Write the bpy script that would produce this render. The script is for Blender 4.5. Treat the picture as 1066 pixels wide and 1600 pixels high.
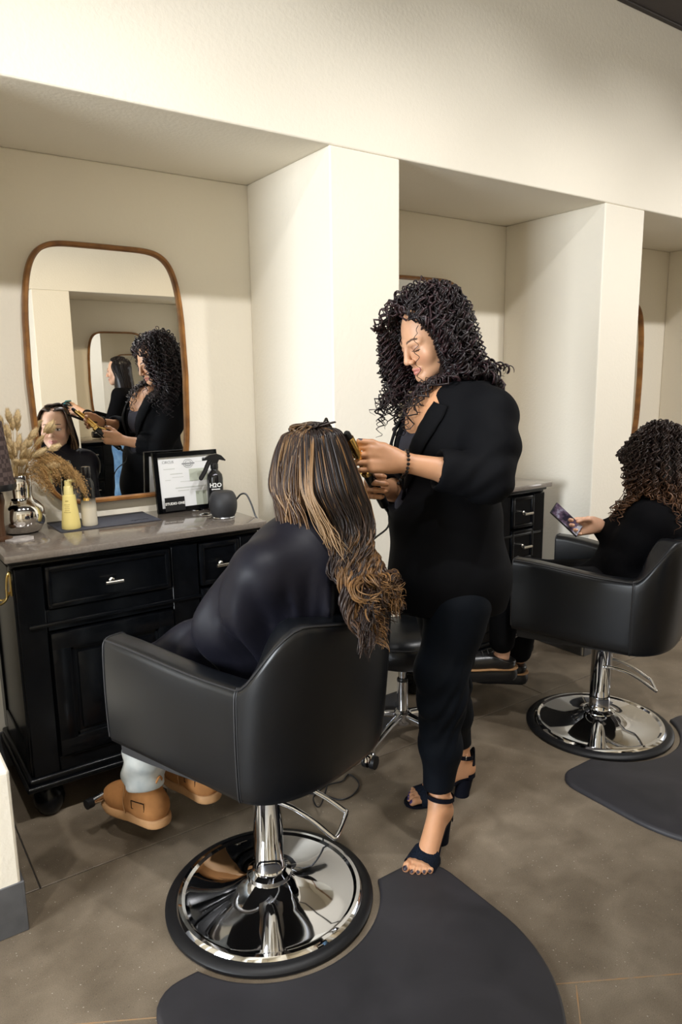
import bpy, bmesh, math, random
import numpy as np
from mathutils import Vector, Matrix, Quaternion
from math import sin, cos, pi, radians, tan, atan2, sqrt, hypot

for o in list(bpy.data.objects):
    bpy.data.objects.remove(o)
scene = bpy.context.scene
COL = scene.collection

# ------------------------------------------------------------------ camera
F_PX, PITCH, YAW, ROLL = 1115.94, radians(10.4245), radians(55.268), radians(-0.8062)
fh = Vector((cos(YAW), sin(YAW), 0))
fw = fh * cos(PITCH) - Vector((0, 0, sin(PITCH)))
rt0 = Vector((sin(YAW), -cos(YAW), 0))
up0 = rt0.cross(fw)
rt = rt0 * cos(ROLL) + up0 * sin(ROLL)
up = up0 * cos(ROLL) - rt0 * sin(ROLL)
cam_d = bpy.data.cameras.new('camera')
cam = bpy.data.objects.new('camera', cam_d)
COL.objects.link(cam)
cam.matrix_world = Matrix(((rt.x, up.x, -fw.x, 0), (rt.y, up.y, -fw.y, 0), (rt.z, up.z, -fw.z, 1.5), (0, 0, 0, 1)))
cam_d.sensor_fit = 'VERTICAL'
cam_d.sensor_height = 36.0
cam_d.lens = 36.0 * F_PX / 1600.0
cam_d.clip_start = 0.05
scene.camera = cam

# ------------------------------------------------------------------ world, lights, exposure
world = bpy.data.worlds.new('world')
scene.world = world
world.use_nodes = True
world.node_tree.nodes['Background'].inputs[0].default_value = (0.75, 0.85, 1.0, 1)
world.node_tree.nodes['Background'].inputs[1].default_value = 0.6
scene.view_settings.view_transform = 'Standard'
scene.view_settings.look = 'None'
scene.view_settings.gamma = 1.0
scene.view_settings.use_curve_mapping = False
scene.view_settings.exposure = 0.08

def area(name, loc, target, sx, sy, power, color, spread=180):
    d = bpy.data.lights.new(name, 'AREA')
    d.shape = 'RECTANGLE'; d.size = sx; d.size_y = sy
    d.energy = power; d.color = color; d.spread = radians(spread)
    o = bpy.data.objects.new(name, d); COL.objects.link(o)
    o.location = loc
    o.rotation_euler = (Vector(target) - Vector(loc)).to_track_quat('-Z', 'Y').to_euler()
    return o
def spot(name, loc, target, power, color, size, blend, radius):
    d = bpy.data.lights.new(name, 'SPOT')
    d.energy = power; d.color = color; d.spot_size = radians(size); d.spot_blend = blend
    d.shadow_soft_size = radius
    o = bpy.data.objects.new(name, d); COL.objects.link(o)
    o.location = loc
    o.rotation_euler = (Vector(target) - Vector(loc)).to_track_quat('-Z', 'Y').to_euler()
    return o
WARM = (1.0, 0.985, 0.97)
WARM2 = (1.0, 0.82, 0.56)
DAY = (0.88, 0.94, 1.0)
# track spots in two rows on the open ceiling, each aimed at the opposite side of the corridor
for i, x in enumerate((-1.1, 0.0, 1.1, 2.2, 3.3, 4.4)):
    spot('track_spot', (x, 0.45, 3.73), (x + 0.2, 2.288, 0.85), 160, WARM, 74, 0.9, 0.05)
    spot('track_spot', (x, 0.70, 3.73), (x + 0.1, -1.15, 0.9), 108, WARM2, 74, 0.9, 0.05)
# shop window at the left end of the corridor
area('window_daylight', (-3.92, 0.80, 1.75), (3.0, 1.5, 0.9), 1.5, 2.0, 320, DAY)
# opening at the right end of the corridor
area('door_daylight', (8.8, 0.4, 1.6), (2.5, 0.6, 1.0), 2.0, 2.0, 60, (1.0, 0.95, 0.88))

# ------------------------------------------------------------------ materials
def nodes(m): return m.node_tree.nodes, m.node_tree.links
def mat(name, col, rough=0.5, metal=0.0, var=0.0, vscale=8.0, bump=0.0, bscale=60.0, col2=None, spec=0.5, coat=0.0, detail=4, attr=None, sheen=0.0, distort=0.0, bdist=0.01):
    m = bpy.data.materials.new(name); m.use_nodes = True
    N, L = nodes(m)
    b = N['Principled BSDF']
    b.inputs['Roughness'].default_value = rough
    b.inputs['Metallic'].default_value = metal
    b.inputs['Specular IOR Level'].default_value = spec
    b.inputs['Coat Weight'].default_value = coat
    if sheen: b.inputs['Sheen Weight'].default_value = sheen
    c = tuple(col) + (1,)
    b.inputs['Base Color'].default_value = c
    tc = None
    if var or bump:
        tc = N.new('ShaderNodeTexCoord')
    src = None
    if attr:
        a = N.new('ShaderNodeAttribute'); a.attribute_name = attr
        src = a.outputs['Color']
        L.new(src, b.inputs['Base Color'])
    if var:
        n = N.new('ShaderNodeTexNoise'); n.inputs['Scale'].default_value = vscale; n.inputs['Detail'].default_value = detail
        n.inputs['Distortion'].default_value = distort
        L.new(tc.outputs['Object'], n.inputs['Vector'])
        r = N.new('ShaderNodeValToRGB'); r.color_ramp.elements[0].position = 0.3; r.color_ramp.elements[1].position = 0.7
        L.new(n.outputs['Fac'], r.inputs['Fac'])
        mx = N.new('ShaderNodeMix'); mx.data_type = 'RGBA'
        L.new(r.outputs['Color'], mx.inputs['Factor'])
        c2 = tuple(col2) + (1,) if col2 else tuple(min(1, x * (1 + var)) for x in col) + (1,)
        c1 = c if col2 else tuple(x * (1 - var) for x in col) + (1,)
        if src:
            mm = N.new('ShaderNodeMix'); mm.data_type = 'RGBA'; mm.blend_type = 'MULTIPLY'; mm.inputs['Factor'].default_value = 1
            mx.inputs['A'].default_value = (1 - var,) * 3 + (1,); mx.inputs['B'].default_value = (1, 1, 1, 1)
            L.new(src, mm.inputs['A']); L.new(mx.outputs['Result'], mm.inputs['B'])
            L.new(mm.outputs['Result'], b.inputs['Base Color'])
        else:
            mx.inputs['A'].default_value = c1; mx.inputs['B'].default_value = c2
            L.new(mx.outputs['Result'], b.inputs['Base Color'])
    if bump:
        n2 = N.new('ShaderNodeTexNoise'); n2.inputs['Scale'].default_value = bscale; n2.inputs['Detail'].default_value = 3
        L.new(tc.outputs['Object'], n2.inputs['Vector'])
        bp = N.new('ShaderNodeBump'); bp.inputs['Strength'].default_value = bump; bp.inputs['Distance'].default_value = bdist
        L.new(n2.outputs['Fac'], bp.inputs['Height'])
        L.new(bp.outputs['Normal'], b.inputs['Normal'])
    return m
M = {}
M['wall'] = mat('wall_plaster', (0.82, 0.764, 0.650), 0.85, bump=0.28, bscale=75, bdist=0.004, spec=0.3)
M['ceiling'] = mat('ceiling_paint', (0.045, 0.035, 0.03), 0.8)
M['trim_dark'] = mat('trim_paint', (0.03, 0.022, 0.018), 0.6)
M['baseboard'] = mat('baseboard_vinyl', (0.075, 0.075, 0.078), 0.5, var=0.25, vscale=12)
M['black_paint'] = mat('black_lacquer', (0.0022, 0.0026, 0.0034), 0.22, var=0.3, vscale=30, spec=0.22)
M['quartz'] = mat('quartz', (0.165, 0.139, 0.117), 0.12, var=0.12, vscale=160, coat=0.3)
M['nickel'] = mat('brushed_nickel', (0.72, 0.68, 0.60), 0.25, 1.0)
M['chrome'] = mat('chrome', (0.66, 0.67, 0.70), 0.04, 1.0)
M['steel'] = mat('steel', (0.55, 0.56, 0.58), 0.18, 1.0)
M['gold'] = mat('gold', (0.90, 0.62, 0.22), 0.16, 1.0)
M['brass'] = mat('brass', (0.75, 0.56, 0.22), 0.25, 1.0)
M['leather'] = mat('black_leather', (0.0024, 0.0032, 0.0048), 0.34, var=0.25, vscale=9, bump=0.10, bscale=420, bdist=0.001, spec=0.46)
M['stitch'] = mat('piping', (0.012, 0.012, 0.014), 0.55)
M['rubber'] = mat('rubber', (0.007, 0.007, 0.008), 0.45, spec=0.3)
M['mat'] = mat('floor_mat_foam', (0.014, 0.0135, 0.0165), 0.55, var=0.5, vscale=5, detail=8, col2=(0.025, 0.0235, 0.028), distort=1.0, bump=0.06, bscale=300, bdist=0.001)
M['wood'] = mat('mirror_wood', (0.16, 0.062, 0.014), 0.35, var=0.4, vscale=22, col2=(0.33, 0.145, 0.035), detail=6)
M['mirror'] = mat('mirror_silver', (0.92, 0.93, 0.93), 0.0, 1.0)
M['black_plastic'] = mat('black_plastic', (0.010, 0.010, 0.011), 0.35)
M['black_gloss'] = mat('black_gloss', (0.008, 0.008, 0.009), 0.12)
M['black_rubberised'] = mat('black_matte', (0.013, 0.013, 0.015), 0.6)

def floor_mat():
    m = bpy.data.materials.new('concrete'); m.use_nodes = True
    N, L = nodes(m); b = N['Principled BSDF']
    tc = N.new('ShaderNodeTexCoord')
    def noise(s, d, dist=0.0, vec=None):
        n = N.new('ShaderNodeTexNoise'); n.inputs['Scale'].default_value = s; n.inputs['Detail'].default_value = d; n.inputs['Distortion'].default_value = dist
        L.new(tc.outputs['Object'], n.inputs['Vector']); return n
    n1 = noise(1.7, 8, 1.2); n2 = noise(9, 8, 0.4); n3 = noise(240, 2)
    r1 = N.new('ShaderNodeValToRGB')
    e = r1.color_ramp.elements
    e[0].position = 0.30; e[0].color = (0.118, 0.090, 0.060, 1)
    e[1].position = 0.72; e[1].color = (0.245, 0.200, 0.146, 1)
    L.new(n1.outputs['Fac'], r1.inputs['Fac'])
    r2 = N.new('ShaderNodeValToRGB'); r2.color_ramp.elements[0].position = 0.3; r2.color_ramp.elements[0].color = (0.72, 0.70, 0.68, 1)
    r2.color_ramp.elements[1].position = 0.75; r2.color_ramp.elements[1].color = (1.12, 1.12, 1.12, 1)
    L.new(n2.outputs['Fac'], r2.inputs['Fac'])
    mx = N.new('ShaderNodeMix'); mx.data_type = 'RGBA'; mx.blend_type = 'MULTIPLY'; mx.inputs['Factor'].default_value = 1
    L.new(r1.outputs['Color'], mx.inputs['A']); L.new(r2.outputs['Color'], mx.inputs['B'])
    r3 = N.new('ShaderNodeValToRGB'); r3.color_ramp.elements[0].position = 0.28; r3.color_ramp.elements[0].color = (0.45, 0.43, 0.4, 1)
    r3.color_ramp.elements[1].position = 0.36; r3.color_ramp.elements[1].color = (1, 1, 1, 1)
    L.new(n3.outputs['Fac'], r3.inputs['Fac'])
    mx2 = N.new('ShaderNodeMix'); mx2.data_type = 'RGBA'; mx2.blend_type = 'MULTIPLY'; mx2.inputs['Factor'].default_value = 0.7
    L.new(mx.outputs['Result'], mx2.inputs['A']); L.new(r3.outputs['Color'], mx2.inputs['B'])
    n4 = noise(150, 1); r4 = N.new('ShaderNodeValToRGB'); r4.color_ramp.elements[0].position = 0.735; r4.color_ramp.elements[0].color = (0, 0, 0, 1)
    r4.color_ramp.elements[1].position = 0.76; r4.color_ramp.elements[1].color = (1, 1, 1, 1)
    L.new(n4.outputs['Fac'], r4.inputs['Fac'])
    n5 = noise(420, 3); r5 = N.new('ShaderNodeValToRGB'); r5.color_ramp.elements[0].position = 0.3; r5.color_ramp.elements[0].color = (0.78, 0.78, 0.78, 1)
    r5.color_ramp.elements[1].position = 0.7; r5.color_ramp.elements[1].color = (1.2, 1.2, 1.2, 1)
    L.new(n5.outputs['Fac'], r5.inputs['Fac'])
    mx3 = N.new('ShaderNodeMix'); mx3.data_type = 'RGBA'; mx3.blend_type = 'MULTIPLY'; mx3.inputs['Factor'].default_value = 1
    L.new(mx2.outputs['Result'], mx3.inputs['A']); L.new(r5.outputs['Color'], mx3.inputs['B'])
    mx4 = N.new('ShaderNodeMix'); mx4.data_type = 'RGBA'; mx4.inputs['B'].default_value = (0.42, 0.38, 0.32, 1)
    L.new(r4.outputs['Color'], mx4.inputs['Factor']); L.new(mx3.outputs['Result'], mx4.inputs['A'])
    L.new(mx4.outputs['Result'], b.inputs['Base Color'])
    rr = N.new('ShaderNodeMapRange'); rr.inputs['To Min'].default_value = 0.38; rr.inputs['To Max'].default_value = 0.62
    L.new(n2.outputs['Fac'], rr.inputs['Value']); L.new(rr.outputs['Result'], b.inputs['Roughness'])
    bp = N.new('ShaderNodeBump'); bp.inputs['Strength'].default_value = 0.15; bp.inputs['Distance'].default_value = 0.004
    L.new(n2.outputs['Fac'], bp.inputs['Height']); L.new(bp.outputs['Normal'], b.inputs['Normal'])
    return m
M['floor'] = floor_mat()

# ------------------------------------------------------------------ mesh helpers
class MB:
    """collects shapes and links them as ONE mesh object"""
    def __init__(self): self.v = []; self.f = []; self.c = []
    def add(self, v, f, col=None):
        n = len(self.v); self.v += [tuple(p) for p in v]; self.f += [tuple(i + n for i in q) for q in f]
        if col is not None: self.c += [col] * len(v) if not isinstance(col, list) else col
        return self
    def box(self, c, s, bev=0.0, rot=None, seg=2, col=None):
        bm = bmesh.new(); bmesh.ops.create_cube(bm, size=1)
        for v in bm.verts: v.co = Vector((v.co.x * s[0], v.co.y * s[1], v.co.z * s[2]))
        if bev > 0: bmesh.ops.bevel(bm, geom=bm.edges[:], offset=bev, segments=seg, profile=0.5, affect='EDGES')
        mt = Matrix.Translation(c) @ (rot.to_4x4() if rot else Matrix())
        bm.verts.index_update()
        v = [mt @ q.co for q in bm.verts]; f = [[q.index for q in fc.verts] for fc in bm.faces]
        bm.free(); return self.add(v, f, col)
    def lathe(self, prof, c=(0, 0, 0), n=32, rot=None, sx=1.0, sy=1.0, col=None):
        v = []; f = []
        k = len(prof)
        for i in range(n):
            a = 2 * pi * i / n
            for r, z in prof:
                p = Vector((r * cos(a) * sx, r * sin(a) * sy, z))
                if rot: p = rot @ p
                v.append(p + Vector(c))
        for i in range(n):
            j = (i + 1) % n
            for q in range(k - 1):
                f.append((i * k + q, j * k + q, j * k + q + 1, i * k + q + 1))
        if prof[0][0] > 1e-6: f.append(tuple(i * k for i in range(n))[::-1])
        if prof[-1][0] > 1e-6: f.append(tuple(i * k + k - 1 for i in range(n)))
        return self.add(v, f, col)
    def tube(self, pts, r, n=8, closed=False, cap=True, flat=None, col=None):
        pts = [Vector(p) for p in pts]; m = len(pts)
        rad = r if isinstance(r, (list, tuple, np.ndarray)) else [r] * m
        T = []
        for i in range(m):
            a = pts[(i - 1) % m] if (closed or i > 0) else pts[i]
            b = pts[(i + 1) % m] if (closed or i < m - 1) else pts[i]
            t = b - a; T.append(t.normalized() if t.length > 1e-9 else Vector((0, 0, 1)))
        nrm = T[0].orthogonal().normalized()
        v = []; f = []
        for i in range(m):
            if i > 0:
                q = T[i - 1].rotation_difference(T[i]); nrm = q @ nrm
            nrm = (nrm - T[i] * nrm.dot(T[i])).normalized()
            bn = T[i].cross(nrm)
            for k in range(n):
                a = 2 * pi * k / n
                v.append(pts[i] + (nrm * cos(a) + bn * sin(a) * (flat or 1.0)) * rad[i])
        for i in range(m if closed else m - 1):
            j = (i + 1) % m
            for k in range(n):
                l = (k + 1) % n
                f.append((i * n + k, i * n + l, j * n + l, j * n + k))
        if cap and not closed:
            f.append(tuple(range(n))[::-1]); f.append(tuple((m - 1) * n + k for k in range(n)))
        return self.add(v, f, col)
    def prism(self, poly, z0, z1, bev=0.0):
        bm = bmesh.new()
        vs = [bm.verts.new((x, y, z0)) for x, y in poly]
        fc = bm.faces.new(vs)
        r = bmesh.ops.extrude_face_region(bm, geom=[fc])
        top = [e for e in r['geom'] if isinstance(e, bmesh.types.BMVert)]
        for q in top: q.co.z = z1
        bmesh.ops.recalc_face_normals(bm, faces=bm.faces[:])
        if bev > 0:
            tset = set(top)
            ed = [e for e in bm.edges if e.verts[0] in tset and e.verts[1] in tset]
            bmesh.ops.bevel(bm, geom=ed, offset=bev, segments=3, profile=0.6, affect='EDGES')
        bm.verts.index_update()
        v = [q.co.copy() for q in bm.verts]; f = [[q.index for q in fc.verts] for fc in bm.faces]
        bm.free(); return self.add(v, f)
    def xform(self, mt):
        self.v = [tuple(mt @ Vector(p)) for p in self.v]; return self
    def build(self, name, m, parent=None, smooth=True, angle=40, normals=True):
        me = bpy.data.meshes.new(name)
        me.from_pydata(self.v, [], self.f)
        if self.c and len(self.c) == len(self.v):
            at = me.color_attributes.new('col', 'FLOAT_COLOR', 'POINT')
            at.data.foreach_set('color', np.array([tuple(c) + (1,) for c in self.c], dtype=np.float32).ravel())
        if normals and len(self.f) < 60000:
            bm = bmesh.new(); bm.from_mesh(me); bmesh.ops.recalc_face_normals(bm, faces=bm.faces[:]); bm.to_mesh(me); bm.free()
        me.update()
        if smooth:
            me.shade_smooth()
            if angle: me.set_sharp_from_angle(angle=radians(angle))
        if m is not None: me.materials.append(m)
        return link(name, me, parent)
def link(name, me, parent=None):
    o = bpy.data.objects.new(name, me); COL.objects.link(o)
    if parent is not None: o.parent = parent
    return o
def thing(name, label, cat, loc=(0, 0, 0), rz=0.0, group=None):
    o = bpy.data.objects.new(name, None); COL.objects.link(o)
    o.location = loc; o.rotation_euler = (0, 0, rz)
    o['label'] = label; o['category'] = cat
    if group: o['group'] = group
    o.empty_display_size = 0.1
    return o
def tag(o, label, cat, group=None):
    o['label'] = label; o['category'] = cat
    if group: o['group'] = group
    return o
def part(o, label): o['label'] = label; return o
def struct(o): o['kind'] = 'structure'; return o
def copy_tree(o, parent=None):
    c = o.copy(); COL.objects.link(c)
    if parent is not None: c.parent = parent
    for ch in list(o.children): copy_tree(ch, c)
    return c
def smoothstep(a, b, x):
    t = min(1, max(0, (x - a) / (b - a))); return t * t * (3 - 2 * t)
def catmull(pts, n=8, closed=False):
    P = [Vector(p) for p in pts]; out = []
    m = len(P)
    for i in range(m if closed else m - 1):
        p0 = P[(i - 1) % m] if (closed or i > 0) else P[i]
        p1 = P[i]; p2 = P[(i + 1) % m]
        p3 = P[(i + 2) % m] if (closed or i + 2 < m) else p2
        for k in range(n):
            t = k / n
            out.append(0.5 * ((2 * p1) + (p2 - p0) * t + (2 * p0 - 5 * p1 + 4 * p2 - p3) * t * t + (3 * p1 - p0 - 3 * p2 + p3) * t ** 3))
    if not closed: out.append(P[-1])
    return out
# ------------------------------------------------------------------ the room
WY = 2.288; NB = 2.929; NT = 2.337; PITCHX = 1.626; NW = 1.299; CEIL = 3.95; FY = -1.15; FB = -1.80
NICHES = [0.259 + PITCHX * k for k in range(-2, 5)]
def wall_with_niches(name, y0, sgn, niches, yback):
    """y0 front plane; sgn +1 niche goes to +Y"""
    mb = MB()
    D = abs(yback - y0)
    x0, x1 = -4.0, 9.0
    th = 0.12
    # header above the niches
    def bx(xa, xb, ya, yb, za, zb):
        yl, yh = (y0 + sgn * ya, y0 + sgn * yb)
        mb.box(((xa + xb) / 2, (yl + yh) / 2, (za + zb) / 2), (abs(xb - xa), abs(yh - yl), abs(zb - za)))
    bx(x0, x1, 0, D + th, NT, CEIL)
    bx(x0, x1, D, D + th, 0, NT)
    xs = [x0] + sum([[n, n + NW] for n in niches], []) + [x1]
    for i in range(0, len(xs), 2):
        bx(xs[i], xs[i + 1], 0, D, 0, NT)
    o = struct(mb.build(name, M['wall'], smooth=False))
    bv = o.modifiers.new('soft_edges', 'BEVEL'); bv.width = 0.006; bv.segments = 2; bv.limit_method = 'ANGLE'
    return o, xs
wall_b, xsb = wall_with_niches('wall_back', WY, 1, NICHES, NB)
# a low plastered ledge in front of the pillar left of the first niche
mb = MB(); mb.box((0.0995, (1.959 + WY) / 2, 0.244), (0.327, WY - 1.959 + 0.01, 0.488), 0.008, seg=2)
lo = struct(mb.build('trim_3', M['wall'], smooth=False))
mb = MB(); mb.box((0.0995, 1.955, 0.077), (0.333, 0.008, 0.154), 0.002, seg=1)
mb.box((0.267, (1.951 + WY) / 2, 0.077), (0.008, WY - 1.951, 0.154), 0.002, seg=1)
struct(mb.build('baseboard_ledge', M['baseboard'], smooth=False))
wall_f, xsf = wall_with_niches('wall_front', FY, -1, [n - 0.04 for n in NICHES], FB)
# baseboards, one strip per pillar face and plinth
for nm, xs, y, sg, nich, yb in (('baseboard_back', xsb, WY, -1, NICHES, NB), ('baseboard_front', xsf, FY, 1, [n - 0.04 for n in NICHES], FB)):
    mb = MB()
    for i in range(0, len(xs), 2):
        xa, xb = xs[i], xs[i + 1]
        mb.box(((xa + xb) / 2, y + sg * 0.004, 0.077), (xb - xa + 0.006, 0.008, 0.154), 0.002, seg=1)
    for n in nich:
        mb.box((n + NW / 2, yb + sg * 0.004, 0.077), (NW, 0.008, 0.154), 0.002, seg=1)
        for xx, s2 in ((n, 1), (n + NW, -1)):
            mb.box((xx + s2 * 0.004, (y + yb) / 2, 0.077), (0.008, abs(y - yb) - 0.02, 0.154), 0.002, seg=1)
    struct(mb.build(nm, M['baseboard'], smooth=False))
# floor: a dark bed with concrete slabs between the saw cuts
mb = MB(); mb.box((2.5, 0.55, -0.06), (13.4, 5.4, 0.108))
fl = struct(mb.build('floor', mat('saw_cut', (0.035, 0.028, 0.022), 0.9), smooth=False))
rows = [(-2.0, 0.34, [-4.2, -1.2, 1.04, 3.2, 5.4, 9.2]), (0.34, 2.11, [-4.2, -2.0, 4.9, 9.2]), (2.11, 3.1, [-4.2, -1.96, 0.335, 2.63, 4.92, 9.2])]
g = 0.0022
for ya, yb, xx in rows:
    for i in range(len(xx) - 1):
        s = MB(); s.box(((xx[i] + xx[i + 1]) / 2, (ya + yb) / 2, -0.005), (xx[i + 1] - xx[i] - 2 * g, yb - ya - 2 * g, 0.0098), 0.0015, seg=1)
        s.build('slab', M['floor'], fl, smooth=False)
# thin orange marking lines on the concrete in the foreground
def floor_line(p0, p1, w=.0035):
    a, b_ = Vector(p0), Vector(p1); d = (b_ - a).normalized(); n = Vector((-d.y, d.x)) * w / 2
    m = MB(); v = [(a + n), (b_ + n), (b_ - n), (a - n)]
    m.add([(q.x, q.y, .0002) for q in v] + [(q.x, q.y, .0007) for q in v], [(0, 1, 2, 3), (4, 5, 6, 7), (0, 1, 5, 4), (1, 2, 6, 5), (2, 3, 7, 6), (3, 0, 4, 7)])
    o = m.build('marking_line', M['line'], fl, smooth=False); o['label'] = 'thin orange line on the concrete floor'
M['line'] = mat('orange_marking', (.36, .19, .07), .7, var=.5, vscale=30, col2=(.24, .19, .13))
floor_line((0.20, 1.62), (0.62, 1.377)); floor_line((1.20, 1.041), (1.75, .722)); floor_line((1.352, .944), (1.16, .77))
# ceiling with a lower dark soffit running along the back wall
mb = MB(); mb.box((2.5, 0.55, CEIL + 0.05), (13.4, 5.4, 0.1))
struct(mb.build('ceiling', M['ceiling'], smooth=False))
mb = MB(); mb.box((2.5, WY - 0.30, 3.59), (13.0, 0.60, 0.72))
struct(mb.build('trim_1', M['ceiling'], smooth=False))
mb = MB(); mb.box((2.5, WY - 0.014, 3.238), (13.0, 0.028, 0.034), 0.003, seg=1)
struct(mb.build('trim_2', M['trim_dark'], smooth=False))
# end walls: a shop window at the left, an opening at the right
def end_wall(name, x, oy, oz, wn):
    mb = MB()
    (a, b), (c, d) = oy, oz
    for ya, yb, za, zb in ((-2.0, a, 0, CEIL), (b, 3.1, 0, CEIL), (a, b, 0, c), (a, b, d, CEIL)):
        if zb > za: mb.box((x, (ya + yb) / 2, (za + zb) / 2), (0.12, yb - ya, zb - za))
    struct(mb.build(name, M['wall'], smooth=False))
    w = MB()
    for ya, yb, za, zb in ((a, a + .05, c, d), (b - .05, b, c, d), (a, b, c, c + .05), (a, b, d - .05, d), ((a + b) / 2 - .025, (a + b) / 2 + .025, c, d)):
        w.box((x, (ya + yb) / 2, (za + zb) / 2), (0.07, yb - ya, zb - za), 0.004, seg=1)
    wo = struct(w.build(wn, M['black_paint'], smooth=False))
    return wo
end_wall('wall_left', -4.06, (0.0, 1.6), (0.65, 2.85), 'window_1')
end_wall('wall_right', 9.06, (-0.7, 1.5), (0.02, 2.6), 'window_2')
# ------------------------------------------------------------------ styling cabinets
def make_cabinet():
    """local: x 0..0.765 body width, y 0 = front of body, back at 0.404, world z"""
    W, D = 0.765, 0.404
    t = thing('styling_cabinet', 'black cabinet under the mirror, vase, bottles and framed certificate on its brown top', 'cabinet')
    BP = M['black_paint']
    b = MB()
    b.box((W / 2, D / 2 + .008, 0.69), (W, D - .016, 0.655), 0.003, seg=1)
    b.build('body', BP, t)
    c = MB(); c.box((W / 2, D / 2 - 0.013, 1.031), (W + 0.048, D + 0.030, 0.020), 0.003)
    part(c.build('countertop', M['quartz'], t), 'glossy brown-grey stone countertop')
    c = MB()
    c.box((W / 2, D / 2 - 0.004, 1.014), (W + 0.026, D + 0.006, 0.014), 0.005)
    c.box((W / 2, D / 2 + 0.002, 1.002), (W + 0.010, D - 0.004, 0.012), 0.004)
    c.build('cornice', BP, t)
    # face frame stiles and rails
    fr = MB()
    for x0, x1, z0, z1 in ((0, .075, .365, .997), (.455, .545, .365, .997), (.695, W, .365, .997), (.075, .455, .365, .41), (.075, .455, .80, .865), (.545, .695, .365, .40)):
        fr.box(((x0 + x1) / 2, 0.004, (z0 + z1) / 2), (x1 - x0, 0.022, z1 - z0), 0.003, seg=1)
    fr.build('face_frame', BP, t)
    ml = MB(); ml.box((W / 2 - 0.0, -0.009, 0.822), (W - 0.05, 0.010, 0.012), 0.004, seg=2)
    ml.build('rail_moulding', BP, t)
    def drawer(x0, x1, z0, z1, hz):
        d = MB()
        d.box(((x0 + x1) / 2, 0.001, (z0 + z1) / 2), (x1 - x0, 0.020, z1 - z0), 0.002, seg=1)
        w = 0.016
        for a0, a1, c0, c1 in ((x0, x1, z0, z0 + w), (x0, x1, z1 - w, z1), (x0, x0 + w, z0, z1), (x1 - w, x1, z0, z1)):
            d.box(((a0 + a1) / 2, -0.0095, (c0 + c1) / 2), (a1 - a0, 0.010, c1 - c0), 0.0035, seg=2)
        o = d.build('drawer', BP, t)
        h = MB(); xc_ = (x0 + x1) / 2
        R = Matrix.Rotation(pi / 2, 3, 'X')
        h.lathe([(0.008, 0), (0.008, 0.003), (0.0045, 0.006), (0.0045, 0.034)], (xc_, -0.012, hz), 12, rot=Matrix.Rotation(pi / 2, 3, 'X'))
        h.tube([(xc_ - 0.026, -0.043, hz), (xc_ + 0.026, -0.043, hz)], 0.0056, 12)
        part(h.build('handle', M['nickel'], o), 'nickel T-bar handle')
    drawer(.080, .450, .868, .992, .925)
    z = .992
    for k in range(4):
        drawer(.550, .690, z - .138, z, z - .072); z -= .149
    d = MB()
    x0, x1, z0, z1 = .080, .450, .415, .795
    d.box(((x0 + x1) / 2, 0.003, (z0 + z1) / 2), (x1 - x0, 0.018, z1 - z0), 0.002, seg=1)
    for w, yy, th in ((0.052, -0.004, 0.014), (0.062, -0.002, 0.008)):
        for a0, a1, c0, c1 in ((x0, x1, z0, z0 + w), (x0, x1, z1 - w, z1), (x0, x0 + w, z0, z1), (x1 - w, x1, z0, z1)):
            d.box(((a0 + a1) / 2, yy - th / 2, (c0 + c1) / 2), (a1 - a0, th, c1 - c0), 0.003, seg=2)
    dr = d.build('door', BP, t)
    p = MB(); p.box(((x0 + x1) / 2, -0.008, (z0 + z1) / 2), (x1 - x0 - .14, 0.012, z1 - z0 - .14), 0.005)
    p.build('door_panel', BP, dr)
    h = MB(); h.tube([(x1 - .03, -0.045, .59), (x1 - .03, -0.045, .64)], 0.0055, 12)
    h.lathe([(0.008, 0), (0.0045, 0.004), (0.0045, 0.036)], (x1 - .03, -0.010, .615), 12, rot=Matrix.Rotation(pi / 2, 3, 'X'))
    part(h.build('handle', M['nickel'], dr), 'nickel T-bar handle')
    m = MB()
    m.box((W / 2, D / 2 - 0.010, 0.356), (W + 0.034, D + 0.012, 0.020), 0.007, seg=3)
    m.box((W / 2, D / 2 - 0.016, 0.338), (W + 0.050, D + 0.022, 0.018), 0.006, seg=3)
    m.build('base_moulding', BP, t)
    # framed side panels
    for sx in (0.0, W):
        s = MB()
        for y0, y1, z0, z1 in ((0, .06, .37, .995), (D - .06, D, .37, .995), (.06, D - .06, .37, .45), (.06, D - .06, .93, .995)):
            s.box((sx, (y0 + y1) / 2, (z0 + z1) / 2), (0.012, y1 - y0, z1 - z0), 0.003, seg=1)
        s.build('side_panel', BP, t)
    for fx in (0.045, W - 0.045):
        for fy in (0.045, D - 0.14):
            q = MB(); q.lathe([(0.0, .217), (.022, .217), (.030, .224), (.042, .245), (.046, .266), (.042, .288), (.030, .303), (.026, .312), (.036, .320), (.036, .331), (0, .331)], (fx, fy, 0), 24)
            q.build('bun_foot', M['black_paint'], t)
    return t
SC = 1.168
def place_scaled(o, x, y, z):
    """cabinets and mirrors are drawn at 1/SC and set to full size here"""
    o.location = (x * SC, y * SC, 1.5 + SC * (z - 1.5)); o.scale = (SC, SC, SC)
cab = make_cabinet(); place_scaled(cab, 0.345, 2.10, 0.0)
for ch in cab.children_recursive: pass
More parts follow.
